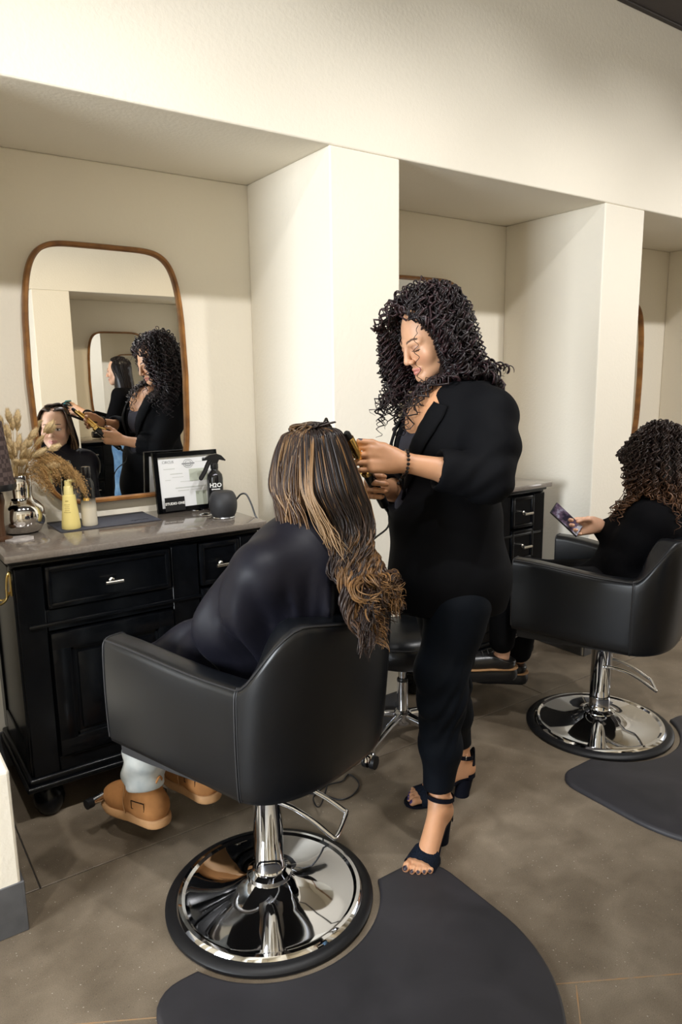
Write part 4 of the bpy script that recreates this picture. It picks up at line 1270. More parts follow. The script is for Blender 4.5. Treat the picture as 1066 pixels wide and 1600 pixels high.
def make_client():
    rng = np.random.default_rng(11)
    t = thing('person', 'seated woman with long wavy highlighted hair, wearing a black salon cape and tan boots', 'person', (0.885, 1.672, 0))
    off = V3(0.885, 1.672, 0)
    Lt, Ft, R = rows((-.31, .95, 0)); Rt = -Lt
    skin = V3(.66, .40, .28)
    headc = V3(.985, 1.578, 1.262)
    HR = frame_from((-.42, .91, 0), pitch=radians(4))
    W = lambda x, y, z: headc + HR @ V3(x, y, z)
    neck = headc + V3(.012, -.035, -.155)
    pelvis = V3(.905, 1.640, .690); chest = V3(.955, 1.575, .960)
    Ls = V3(.805, 1.500, 1.035); Rs = V3(1.120, 1.610, 1.045)
    kl = pelvis + Ft * .42 + Lt * .12 - UP * .02; kr = pelvis + Ft * .42 + Rt * .11 - UP * .02
    dB = V3(-.42, .91, 0)
    oBl = V3(.628, 2.205, .105); oBr = V3(.838, 2.225, .118)
    al = oBl - dB * .105 + UP * .13; ar = oBr - dB * .105 + UP * .13
    # body
    hd = make_head(skin, 'open', lips=(.52, .20, .18), lid=(.5, .3, .22)); hd = place(hd, HR, headc)
    core = SDF((.40, 1.35, .20), (1.35, 2.35, 1.30), .010)
    core.cone(headc + HR @ V3(0, -.03, -.09), neck, .050, .052, k=.03).cone(neck, chest + UP * .06, .055, .11, k=.05)
    core.cone(Ls, Rs, .055, .055, k=.05).ell(chest, (.15, .105, .17), R, k=.05).cone(chest, pelvis, .12, .13, k=.05)
    core.chain([pelvis + Lt * .08, kl, al], [.052, .050, .036], k=.04).chain([pelvis + Rt * .08, kr, ar], [.052, .050, .036], k=.04)
    le = V3(.765, 1.618, .885); re = pelvis + Rt * .19 + Ft * .06 + UP * .15; lw = pelvis + Ft * .24 + Lt * .03 + UP * .09
    core.chain([Ls, le, lw], [.045, .038, .026], k=.03).chain([Rs, re, lw + Rt * .05], [.045, .038, .026], k=.03)
    v, q = core.mesh()
    V, Q, C = join([hd, (v, q, skin)])
    mesh_np('body', V - off, Q, M['skin'], t, C)
    # jeans
    j = SDF((.35, 1.45, .16), (1.30, 2.36, .95), .008)
    j.chain([pelvis + Lt * .08, kl, kl * .5 + al * .5, al + UP * .022], [.060, .058, .064, .064], k=.03).chain([pelvis + Rt * .08, kr, kr * .5 + ar * .5, ar + UP * .022], [.060, .058, .064, .064], k=.03)
    j.ell(pelvis - UP * .03, (.13, .11, .08), R, k=.05)
    j.cone(al + UP * .020, al + UP * .045, .068, .068, k=.004); j.cone(ar + UP * .020, ar + UP * .045, .068, .068, k=.004)
    j.cut((0, 0, al[2] - .005), (0, 0, -1), .003)
    j.displace(lambda X, Y, Z: .004 * np.sin(85 * Z + 18 * X + 3 * np.sin(30 * Y)) * np.clip((.55 - Z) / .2, 0, 1))
    v, q = j.mesh(); mesh_np('jeans', v - off, q, M['jeans_light'], t)
    boot(oBl - off, dB, t); boot(oBr - off, V3(-.25, .97, 0), t)
    # cape
    c = SDF((.40, 1.25, .50), (1.45, 2.35, 1.26), .008)
    c.cone(neck + UP * .005, neck - UP * .05, .062, .085, k=.03)
    c.cone(neck - UP * .03, Ls, .078, .072, k=.06).cone(neck - UP * .03, Rs, .078, .072, k=.06)
    c.ell(chest, (.18, .135, .19), R, k=.06)
    c.chain([Ls, Ls * .45 + le * .55, le], [.076, .074, .070], k=.05); c.chain([Rs, re], [.078, .072], k=.06)
    lap = pelvis + Ft * .22 + UP * .06
    c.chain([le, lap + Lt * .07], [.070, .055], k=.06).chain([re, lap + Rt * .07], [.070, .055], k=.06)
    c.cone(chest, pelvis + Ft * .02 + UP * .02, .165, .15, k=.07)
    c.cone(lap + Lt * .08, lap + Rt * .08, .065, .065, k=.06); c.cone(lap + Lt * .08, kl - Ft * .04 + UP * .01, .075, .070, k=.06).cone(lap + Rt * .08, kr - Ft * .04 + UP * .01, .075, .070, k=.06)
    c.cone(neck + UP * .10, neck - UP * .02, .050, .050, k=.006, op='s')
    c.cut(pelvis - UP * .10, (0, 0, -1), .01)
    def folds(X, Y, Z):
        a = np.arctan2(Y - neck[1], X - neck[0]); rr = np.sqrt((X - neck[0]) ** 2 + (Y - neck[1]) ** 2)
        return (.009 * np.sin(13 * a + 5 * Z + 1.0) + .004 * np.sin(27 * a - 11 * Z) + .016 * (1 - np.abs(np.sin(4.5 * a + 1.5 * Z + .4))) ** 4) * np.clip((1.06 - Z) / .14, 0, 1) * np.clip(rr / .15, 0, 1)
    c.displace(folds)
    v, q = c.mesh(); cp = mesh_np('salon_cape', v - off, q, M['cape'], t); part(cp, 'black nylon salon cape')
    # hair: under-volume and long locks
    parts = []
    hs = SDF(headc - .32, headc + .20, .006)
    Rl = HR.T
    hs.ell(W(0, -.028, .036), (.0765, .0895, .0775), Rl, k=.02)
    hs.ell(W(0, -.066, -.05), (.074, .046, .11), Rl, k=.03)
    hs.cone(W(0, -.070, -.02), W(.035, -.118, -.26), .055, .050, k=.05)
    hs.cone(W(-.03, -.06, -.06), W(-.050, -.070, -.16), .030, .024, k=.04)
    hs.ell(W(0, .092, -.03), (.060, .09, .105), Rl, k=.012, op='s')
    v, q = hs.mesh(); parts.append((laplace(v, q, 2), q, V3(.007, .0045, .004)))
    dark = V3(.011, .0065, .0055); mid_ = V3(.034, .018, .010); gold = V3(.24, .125, .048); blond = V3(.33, .205, .105)
    def scalp(x, y, z, k=1.02): return W(x * .079 * k, -.026 + y * .093 * k, .036 + z * .080 * k)
    clump = []; clump_b = []; clump_p = []; clump_c = []
    # five tip bundles hanging over the outside of the chair back, each of a few twisted strands
    bund = [(-.098, .872, .030), (-.070, .935, .026), (-.040, .868, .030), (-.006, .955, .024), (.026, .925, .028), (.046, .940, .020)]
    for kc in range(48):
        o_, z_, d_ = bund[kc // 8]
        clump.append(V3(1.040, 1.312, z_) + Rt * (o_ + rng.normal(0, .010)) - Ft * (d_ - .012 + rng.normal(0, .005)) + UP * rng.uniform(-.012, .055))
        clump_b.append(rng.normal(0, .012)); clump_p.append((rng.uniform(0, 6.28), rng.uniform(.009, .017), rng.uniform(.085, .12))); clump_c.append(rng.random())
    for i in range(980):
        for _ in range(60):
            a = rng.uniform(-pi, pi); el = rng.uniform(-.25, 1.5)
            x, y, z = cos(el) * sin(a), cos(el) * cos(a), sin(el)
            if y > .35 and z < .70: continue
            break
        root = scalp(x, y, z)
        hx, hy = sin(a), cos(a)
        if x < .0 and hy > -.18 or (x >= 0 and hy > .25):
            # curtain beside the face, straight down to the shoulder
            sx = -1 if x < 0 else 1
            yy = np.clip(hy, -.2, .75)
            s0 = scalp(.72 * sx, yy * .70, .66, 1.11)
            s1 = W(sx * (.088 + .010 * rng.random()), .062 * yy - .012 + rng.normal(0, .008), -.02)
            s2 = W(sx * (.094 + rng.normal(0, .007)), .050 * yy - .026 + rng.normal(0, .012), -.11)
            e_ = s2 + HR @ V3(sx * rng.normal(.002, .010), rng.normal(-.016, .012), -rng.uniform(.095, .185))
            b = rng.random()
            c0 = blond * .55 if b < .14 else gold * .5 if b < .30 else mid_ * 1.6 if b < .68 else dark * 1.6
            c1 = blond * .85 if b < .24 else gold * .7 if b < .48 else mid_ * 1.8
            wavy_lock(parts, [root, s0, s1, s2, e_], rng, c0, c1, r=rng.uniform(.0018, .0034), amp=(.002, .005), start=.55, mixp=.4, sides=4)
        else:
            # falls round the back of the head, then over the outside of the chair back
            rr = rng.uniform(.98, 1.12)
            s0 = scalp(hx * .80, hy * .80, .56 + .12 * rng.random(), 1.07 + .05 * rng.random())
            b1 = W(.091 * hx * rr, -.034 + .104 * hy * rr, -.03)
            b2 = W(.082 * hx * rr + .010, -.070 + .085 * hy * rr + rng.normal(0, .006), -.135)
            w = np.clip((hx + 1) / 2, 0, 1)
            kc = int(np.clip(w * 6 + rng.normal(0, .35), 0, 5.99)) * 8 + rng.integers(0, 8)
            b3 = V3(1.012, 1.405, 1.03) + Rt * (-.070 + .135 * w + rng.normal(0, .010)) - Ft * (.004 + .022 * rng.random())
            e_ = clump[kc] + rng.normal(0, .004, 3) + UP * (rng.uniform(0, .05) if rng.random() < .5 else 0)
            pts = [root, s0, b1, b2, b3, b3 * .45 + (clump[kc] * .9 + e_ * .1) * .55 + Rt * clump_b[kc], e_]
            hl = rng.random()
            c0 = dark * rng.uniform(.6, 1.8) if hl < .80 else (mid_ * 1.4 if hl < .91 else gold * .75)
            c1 = dark * 2.2 if hl < .25 else mid_ * rng.uniform(.9, 2.0) if hl < .55 else gold * rng.uniform(.45, 1.0)
            hl = clump_c[kc] * .75 + .25 * rng.random(); c1 = dark * 2.0 if hl < .30 else mid_ * rng.uniform(.9, 2.0) if hl < .52 else gold * rng.uniform(.5, 1.05)
            pp_ = clump_p[kc]
            wavy_lock(parts, pts, rng, c0, c1, r=rng.uniform(.0022, .0046), n=56, amp=(pp_[1] * .9, pp_[1] * 1.1), pitch=(pp_[2] * .97, pp_[2] * 1.03), start=.42, mixp=.66, phase=pp_[0])
    # lighter pieces from the parting, sweeping from the crown back over the near side
    for i in range(46):
        u = rng.random()
        root = scalp(-.30 + .35 * u, .40 - .40 * rng.random(), .86, 1.03)
        s0 = scalp(-.66, -.05 - .35 * u, .68, 1.12)
        s1 = W(-.098, -.045 - .035 * u, -.03); s2 = W(-.092 + rng.normal(0, .005), -.082 - .04 * u + rng.normal(0, .008), -.125)
        e_ = s2 + HR @ V3(.012 + rng.normal(0, .008), -.035 + rng.normal(0, .015), -rng.uniform(.04, .10))
        wavy_lock(parts, [root, s0, s1, s2, e_], rng, gold * rng.uniform(.5, 1.0), blond * rng.uniform(.5, .9), r=rng.uniform(.0018, .0032), amp=(.002, .006), start=.6, mixp=.4)
    # the clipped top section, and the strand held by the hairdresser
    for i in range(34):
        u = rng.random()
        pts = [scalp(-.42 + .25 * u, .40 - .5 * rng.random(), .80), W(-.040 + .03 * u, .020 - .08 * rng.random(), .117 + .004 * rng.normal()), W(.004 + .02 * u, -.022 + .020 * rng.normal(), .127 + .003 * rng.normal()), W(.045 + .012 * u, -.030 + .010 * rng.normal(), .119 + .003 * rng.normal()), W(.080, -.038 + .006 * rng.normal(), .100)]
        wavy_lock(parts, pts, rng, gold * .35 if u < .25 else dark * 1.4, dark, r=.0036, amp=(.001, .002), n=26, sides=4)
    tip = ST['Lwr'] + ST['dL'] * .105 - ST['camdir'] * .020
    rt0_ = W(.068, .030, .078)
    for i in range(16):
        jit = rng.normal(0, .003, 3)
        pts = [rt0_ + jit, rt0_ * .7 + tip * .3 + UP * .004 + jit, rt0_ * .35 + tip * .65 + UP * .002 + jit, tip + jit * .7, tip + ST['dL'] * -.05 + jit * .6 - ST['camdir'] * .01]
        wavy_lock(parts, pts, rng, dark, dark * 1.5, r=.0030, amp=(.001, .002), n=26, sides=4)
    V, Q, C = join(parts)
    part(mesh_np('hair', V - off, Q, M['hair'], t, C), 'long wavy dark hair with golden highlights')
    return headc, HR
CL_HEAD, CL_R = make_client()
# small dark sectioning clip on her crown
cl = thing('hair_clip', "small dark clip in the seated woman's highlighted hair", 'clip', tuple(CL_HEAD + CL_R @ V3(.070, -.030, .122)))
c = MB(); d = CL_R @ V3(.9, .35, -.1)
c.tube([Vector(-d * .03), Vector(d * .035)], [.005, .0035], 8, flat=.6); c.build('jaw', M['black_gloss'], cl)
c = MB(); c.tube(catmull([Vector(-d * .03) + Vector((0, 0, .004)), Vector((0, 0, .016)), Vector(d * .028) + Vector((0, 0, .004))], 5), .0032, 8); c.build('spring_arm', M['black_gloss'], cl)

# ------------------------------------------------------------------ curling iron in the hairdresser's right hand
ci = thing('curling_iron', "gold barrelled curling iron with black handle in the standing hairdresser's hand", 'curling iron', tuple(ST['Rwr']))
bpos = unit(np.cross(unit(V3(-.30, .85, 0)), ST['dR']))
axis = unit(V3(-.52, -.28, .55)); gripc = ST['dR'] * .085 - unit(V3(-.30, .85, 0) - ST['dR'] * np.dot(V3(-.30, .85, 0), ST['dR'])) * .022
p = lambda s, o=V3(0, 0, 0): Vector(gripc + axis * s + o)
m = MB(); m.tube([p(-.10), p(-.095), p(-.02), p(.05), p(.075)], [.010, .0145, .0155, .0165, .0145], 18); m.build('handle', M['black_gloss'], ci)
m = MB(); m.tube([p(.072), p(.086), p(.09)], [.020, .020, .016], 20); part(m.build('collar', M['gold'], ci), 'gold collar')
m = MB(); m.tube([p(.088), p(.225), p(.228)], [.0125, .0125, .010], 20); part(m.build('barrel', M['gold'], ci), 'gold barrel')
m = MB(); m.tube([p(.226), p(.245), p(.25)], [.0105, .0095, .006], 16); m.build('tip', M['black_plastic'], ci)
q_ = unit(np.cross(axis, V3(.3, -.9, .2))) * .0145
m = MB(); m.tube([p(.07, q_ * 1.1), p(.10, q_ * 1.05), p(.215, q_)], [.005, .0065, .0035], 10, flat=.6); m.tube([p(.07, q_ * 1.1), p(.045, q_ * 2.0), p(.030, q_ * 2.3)], [.005, .005, .006], 10)
part(m.build('clamp', M['gold'], ci), 'gold clamp with thumb lever')
m = MB(); m.tube([p(-.10), p(-.13)], [.0075, .0045], 12); bs = p(-.13)
RW = Vector(tuple(ST['Rwr']))
cpts = [bs, bs + Vector((0.002, .002, -.05)), Vector((1.262, 1.70, .98)) - RW, Vector((1.25, 1.72, .75)) - RW, Vector((1.24, 1.80, .40)) - RW, Vector((1.22, 1.90, .06)) - RW] + [Vector((x, y, .005)) - RW for x, y in ((1.26, 2.02), (1.34, 2.055), (1.405, 2.045), (1.455, 2.068), (1.448, 1.995), (1.388, 1.948), (1.328, 1.950), (1.29, 2.02), (1.20, 2.10))]
m.tube(catmull(cpts, 8), .0030, 8)
m.build('cord', M['black_plastic'], ci)
# ------------------------------------------------------------------ the seated woman at the right edge, reading a phone
def lower_chair(ch, dz):
    for c in ch.children:
        if c.name.split('.')[0] in ('shell', 'seat', 'seat_base', 'mount_plate', 'pump_lever', 'footrest'): c.location.z -= dz
    for c in ch.children:
        if c.name.split('.')[0] == 'column': c.location.z -= 0.0; c.scale = (1, 1, (0.478 - dz) / 0.478)
lower_chair(chair2, 0.055)
def curly_hair(parts, headc, HR, rng, n_locks, length, c_root, c_tip, amp=(.007, .014), pitch=(.026, .042), back_shift=(0, 0, 0), near=-1, ylim=.015, body=None, r=(.0022, .0042), vol=1.0):
    W = lambda x, y, z: headc + HR @ V3(x, y, z)
    for i in range(n_locks):
        for _ in range(60):
            a = rng.uniform(-pi, pi); el = rng.uniform(-.35, 1.56) if rng.random() < .8 else rng.uniform(1.1, 1.57)
            x, y, z = cos(el) * sin(a), cos(el) * cos(a), sin(el)
            if y > .45 and z < .50: continue
            break
        root = W(x * .080, -.022 + y * .094, .034 + z * .080)
        out = HR @ unit(V3(x, y * .9, z * .5)); oh = out.copy(); oh[2] = 0
        L_ = rng.uniform(*length); ext = rng.uniform(.020, .060) * vol
        if z > .85:
            w_ = HR @ V3(rng.normal(), rng.normal() - .3, 0); out = unit(out + .9 * unit(w_)); oh = out.copy(); oh[2] = 0; oh = unit(oh)
        p1 = root + out * ext * .7 + UP * .008
        mid = V3(p1[0] + oh[0] * ext * .9, p1[1] + oh[1] * ext * .9, min(headc[2] - .05 - rng.uniform(0, .03), p1[2] - .03))
        end = mid + V3(rng.normal(0, .016), rng.normal(0, .016), -max(.05, L_ - .05 - (p1[2] - mid[2])))
        bk = np.dot(oh, HR @ V3(0, -1, 0))
        if bk > 0: end = end + V3(*back_shift) * min(1, bk * 1.5)
        n = 52
        P = spline([root, p1, mid, (mid + end) / 2 + oh * .008, end], n)
        P = clear_face(P, headc, HR, rng, near, ylim)
        if body is not None: P = push_out(P, body, .012, 4)
        P = curl(P, rng.uniform(*amp), rng.uniform(*pitch), rng.uniform(0, 6.28), .25)
        f = np.linspace(0, 1, n)
        v, q = sweep(P, rng.uniform(*r) * np.clip((1 - f) * 5 + .25, 0, 1), 4, rng.uniform(.45, .8))
        m = np.clip((f - .35) / .5, 0, 1)[:, None] * rng.uniform(.1, 1.0)
        c = np.repeat(np.asarray(c_root)[None] * rng.uniform(.6, 1.5) * (1 - m) + np.asarray(c_tip)[None] * m, 4, 0)
        parts.append((v, q, c))
def ankle_shoe(o, d, parent, tilt=0.0, h=.0038):
    """black platform shoe with a tan welt line; local y forward"""
    d = unit((d[0], d[1], 0)); r_ = V3(d[1], -d[0], 0); c, s_ = cos(tilt), sin(tilt)
    f = d * c - UP * s_; u = UP * c + d * s_
    R = np.stack([r_, f, u], 1); o = np.asarray(o, float)
    s = SDF((-.08, -.24, .02), (.08, .10, .20), h)
    s.ell((0, .0, .078), (.042, .075, .034), k=.02); s.cone((0, -.14, .082), (0, 0, .072), .040, .038, k=.03)
    s.cone((0, -.135, .08), (0, -.13, .135), .041, .040, k=.03); s.cut((0, 0, .132), (0, -.25, 1), .004)
    s.cone((0, -.13, .18), (0, -.13, .11), .032, .030, k=.006, op='s'); s.cut((0, 0, .056), (0, 0, -1), .002)
    V, Q = s.mesh(); b = mesh_np('shoe', V @ R.T + o, Q, M['black_gloss2'], parent); part(b, 'black platform lace-up shoe with tan welt')
    def sole(z0, z1, grow, mt, nm):
        so = SDF((-.09, -.25, -.02), (.09, .12, .09), h)
        so.ell((0, .005, (z0 + z1) / 2), (.048 + grow, .080 + grow, .06), k=.01); so.cone((0, -.15, (z0 + z1) / 2), (0, 0, (z0 + z1) / 2), .043 + grow, .046 + grow, k=.02)
        so.cut((0, 0, z1), (0, 0, 1), .002); so.cut((0, 0, z0), (0, 0, -1), .002)
        V, Q = so.mesh(); return mesh_np(nm, V @ R.T + o, Q, mt, b)
    sole(.0, .052, .0, M['rubber'], 'sole'); sole(.0515, .0585, .003, M['sole_tan'], 'welt')
    lc = MB(); W = lambda p: Vector(R @ np.array(p) + o)
    for i in range(4):
        y = -.020 - .022 * i; z = .108 + .010 * i
        lc.tube(catmull([W((-.028, y, z - .008)), W((0, y + .004, z + .006)), W((.028, y, z - .008))], 4), .0028, 6)
    part(lc.build('laces', M['lace_gloss'], b), 'shiny black laces')
    return b
M['black_gloss2'] = mat('black_patent', (0.006, 0.006, 0.007), 0.3)
M['lace_gloss'] = mat('satin_lace', (0.03, 0.03, 0.03), 0.2)
def make_client2():
    rng = np.random.default_rng(23)
    t = thing('person', 'seated woman in black sweater with brown curly hair, looking at a phone', 'person', (2.565, 1.75, 0))
    off = V3(2.565, 1.75, 0)
    Lt, Ft, R = rows((-.42, .91, 0)); Rt = -Lt
    skin = V3(.66, .38, .25)
    headc = V3(2.775, 1.690, 1.150)
    HR = frame_from((-.12, .99, 0), pitch=radians(24))
    W = lambda x, y, z: headc + HR @ V3(x, y, z)
    pelvis = V3(2.620, 1.690, .640); chest = V3(2.735, 1.665, .850)
    neck = V3(2.775, 1.655, 1.000)
    Ls = V3(2.615, 1.600, .925); Rs = V3(2.910, 1.745, .925)
    Lel = V3(2.530, 1.665, .745); Lw = V3(2.590, 1.885, .660)
    Rwr = V3(2.592, 1.822, .880); Rel = V3(2.800, 1.860, .760)
    kl = V3(2.300, 2.055, .615); kr = V3(2.540, 2.120, .600)
    al = V3(2.232, 2.015, .365); ar = V3(2.470, 2.120, .22)
    hd = make_head(skin, 'down', lips=(.45, .17, .15)); hd = place(hd, HR, headc)
    core = SDF((2.05, 1.45, .12), (3.10, 2.35, 1.2), .011)
    core.cone(headc + HR @ V3(0, -.04, -.09), neck, .050, .052, k=.03).cone(neck, chest, .055, .10, k=.05).cone(Ls, Rs, .05, .05, k=.05).cone(chest, pelvis, .11, .13, k=.05)
    core.chain([Ls, Lel, Lw], [.05, .040, .028], k=.03).chain([Rs, Rel, Rel * .3 + Rwr * .7], [.05, .040, .030], k=.03)
    core.chain([pelvis + Lt * .08, kl, al - UP * .05], [.085, .055, .034], k=.04).chain([pelvis + Rt * .08, kr, ar], [.085, .055, .034], k=.04)
    v, q = core.mesh()
    dR = unit(V3(-.42, .30, -.04))
    hn = hand_mesh(Rwr, dR, UP, unit(V3(.5, .8, -.2)), skin, [(.5, .9, .5), (.6, .9, .5), (.7, .9, .5), (.8, .9, .5)], arm=[Rel * .25 + Rwr * .75], arm_r=(.028, .030), nail=(.45, .20, .18),
                   thumb=[Rwr + dR * .02 + UP * .018, Rwr + dR * .046 + UP * .034 + V3(-.012, -.014, 0), Rwr + dR * .072 + UP * .036 + V3(-.016, -.020, 0), Rwr + dR * .095 + UP * .030 + V3(-.018, -.024, 0)])
    hl = hand_mesh(Lw, V3(-.3, .9, -.1), V3(.9, .3, 0), UP, skin, [(.4, .5, .3)] * 4, arm=[Lel * .3 + Lw * .7], h=.003)
    V, Q, C = join([hd, (v, q, skin), hn, hl]); mesh_np('body', V - off, Q, M['skin'], t, C)
    s = SDF((2.2, 1.45, .55), (3.10, 2.1, 1.1), .008)
    s.ell(chest, (.190, .150, .17), R, k=.06).cone(chest, pelvis, .155, .165, k=.06).cone(Ls, neck - UP * .02, .075, .066, k=.05).cone(Rs, neck - UP * .02, .075, .066, k=.05)
    s.cone(neck, neck - UP * .06, .062, .075, k=.03)
    s.ell(chest + Ft * .10 - UP * .02, (.15, .09, .09), R, k=.05)
    s.chain([Ls, Ls * .5 + Lel * .5, Lel, Lw * .85 + Lel * .15], [.076, .074, .062, .042], k=.035).chain([Rs, Rel, Rel * .22 + Rwr * .78], [.074, .060, .040], k=.035)
    s.cone(neck + UP * .08, neck + UP * .01, .052, .052, k=.006, op='s')
    s.displace(lambda X, Y, Z: .003 * np.sin(55 * Z + 22 * X) * np.clip((.86 - Z) / .1, 0, 1))
    v, q = s.mesh(); mesh_np('sweater', v - off, q, M['cloth_knit'], t)
    j = SDF((2.05, 1.5, .20), (2.9, 2.35, .85), .008)
    j.ell(pelvis, (.17, .15, .11), R, k=.05)
    j.chain([pelvis + Lt * .08, kl, al + UP * .02], [.10, .074, .054], k=.04).chain([pelvis + Rt * .08, kr, ar + UP * .03], [.10, .074, .054], k=.04)
    j.cut((0, 0, .385), (.0, 0, -1), .004) if False else None
    v, q = j.mesh(); mesh_np('trousers', v - off, q, M['cloth_black'], t)
    ankle_shoe(V3(2.135, 2.090, .215) - off, V3(-.80, .60, 0), t, tilt=.0)
    ankle_shoe(V3(2.350, 2.215, .105) - off, V3(-.70, .71, 0), t)
    parts = []
    hs = SDF(headc - .26, headc + .22, .007); Rl = HR.T
    hs.ell(W(0, -.026, .034), (.074, .085, .072), Rl, k=.02).ell(W(-.066, -.040, -.05), (.036, .060, .10), Rl, k=.03).ell(W(.066, -.040, -.05), (.036, .060, .10), Rl, k=.03)
    hs.cone(W(0, -.050, 0), headc + V3(.03, -.06, -.14), .055, .060, k=.03)
    hs.ell(W(0, .090, -.030), (.060, .085, .105), Rl, k=.015, op='s')
    v, q = hs.mesh(); parts.append((laplace(v, q, 2), q, V3(.006, .003, .0025)))
    curly_hair(parts, headc, HR, rng, 640, (.24, .37), V3(.017, .009, .007), V3(.17, .080, .038), amp=(.007, .013), pitch=(.030, .046), back_shift=(.05, -.05, .02), ylim=.075, body=s)
    V, Q, C = join(parts); part(mesh_np('hair', V - off, Q, M['hair'], t, C), 'brown curly hair with lighter ends')
    return Rwr, dR
C2W, C2D = make_client2()
ph = thing('phone', 'phone with a lit screen held by the seated woman at the right edge', 'phone', (2.455, 1.880, .912))
u1 = unit(V3(2.430 - 2.500, 1.925 - 1.855, .955 - .862)); nrm = unit(V3(-.10, -.75, .62)); nrm = unit(nrm - u1 * np.dot(nrm, u1)); sd = np.cross(u1, nrm)
PM = Matrix(((sd[0], u1[0], nrm[0]), (sd[1], u1[1], nrm[1]), (sd[2], u1[2], nrm[2])))
m = MB(); m.box((0, 0, 0), (.074, .152, .0085), .004, rot=PM, seg=3); m.build('case', M['black_plastic'], ph)
def screen_mat():
    m = bpy.data.materials.new('phone_screen'); m.use_nodes = True
    N, L = nodes(m); b = N['Principled BSDF']; b.inputs['Roughness'].default_value = .08; b.inputs['Base Color'].default_value = (.01, .01, .012, 1)
    tc = N.new('ShaderNodeTexCoord'); v = N.new('ShaderNodeTexNoise'); v.inputs['Scale'].default_value = 3.2; v.inputs['Detail'].default_value = 3
    L.new(tc.outputs['Generated'], v.inputs['Vector'])
    r = N.new('ShaderNodeValToRGB'); e = r.color_ramp.elements
    e[0].position = .38; e[0].color = (.02, .015, .03, 1); e[1].position = .62; e[1].color = (.45, .42, .52, 1); x = e.new(.52); x.color = (.16, .10, .15, 1)
    L.new(v.outputs['Fac'], r.inputs['Fac']); L.new(r.outputs['Color'], b.inputs['Emission Color']); b.inputs['Emission Strength'].default_value = .55
    return m
m = MB(); m.box(tuple(Vector(nrm * .0046)), (.068, .146, .0006), 0, rot=PM); part(m.build('screen', screen_mat(), ph), 'lit screen showing a photo')
m = MB(); m.box(tuple(Vector(nrm * .0052 - u1 * .062)), (.066, .018, .0004), 0, rot=PM); m.build('button_bar', mat('screen_bar', (.35, .35, .40), .2), ph)

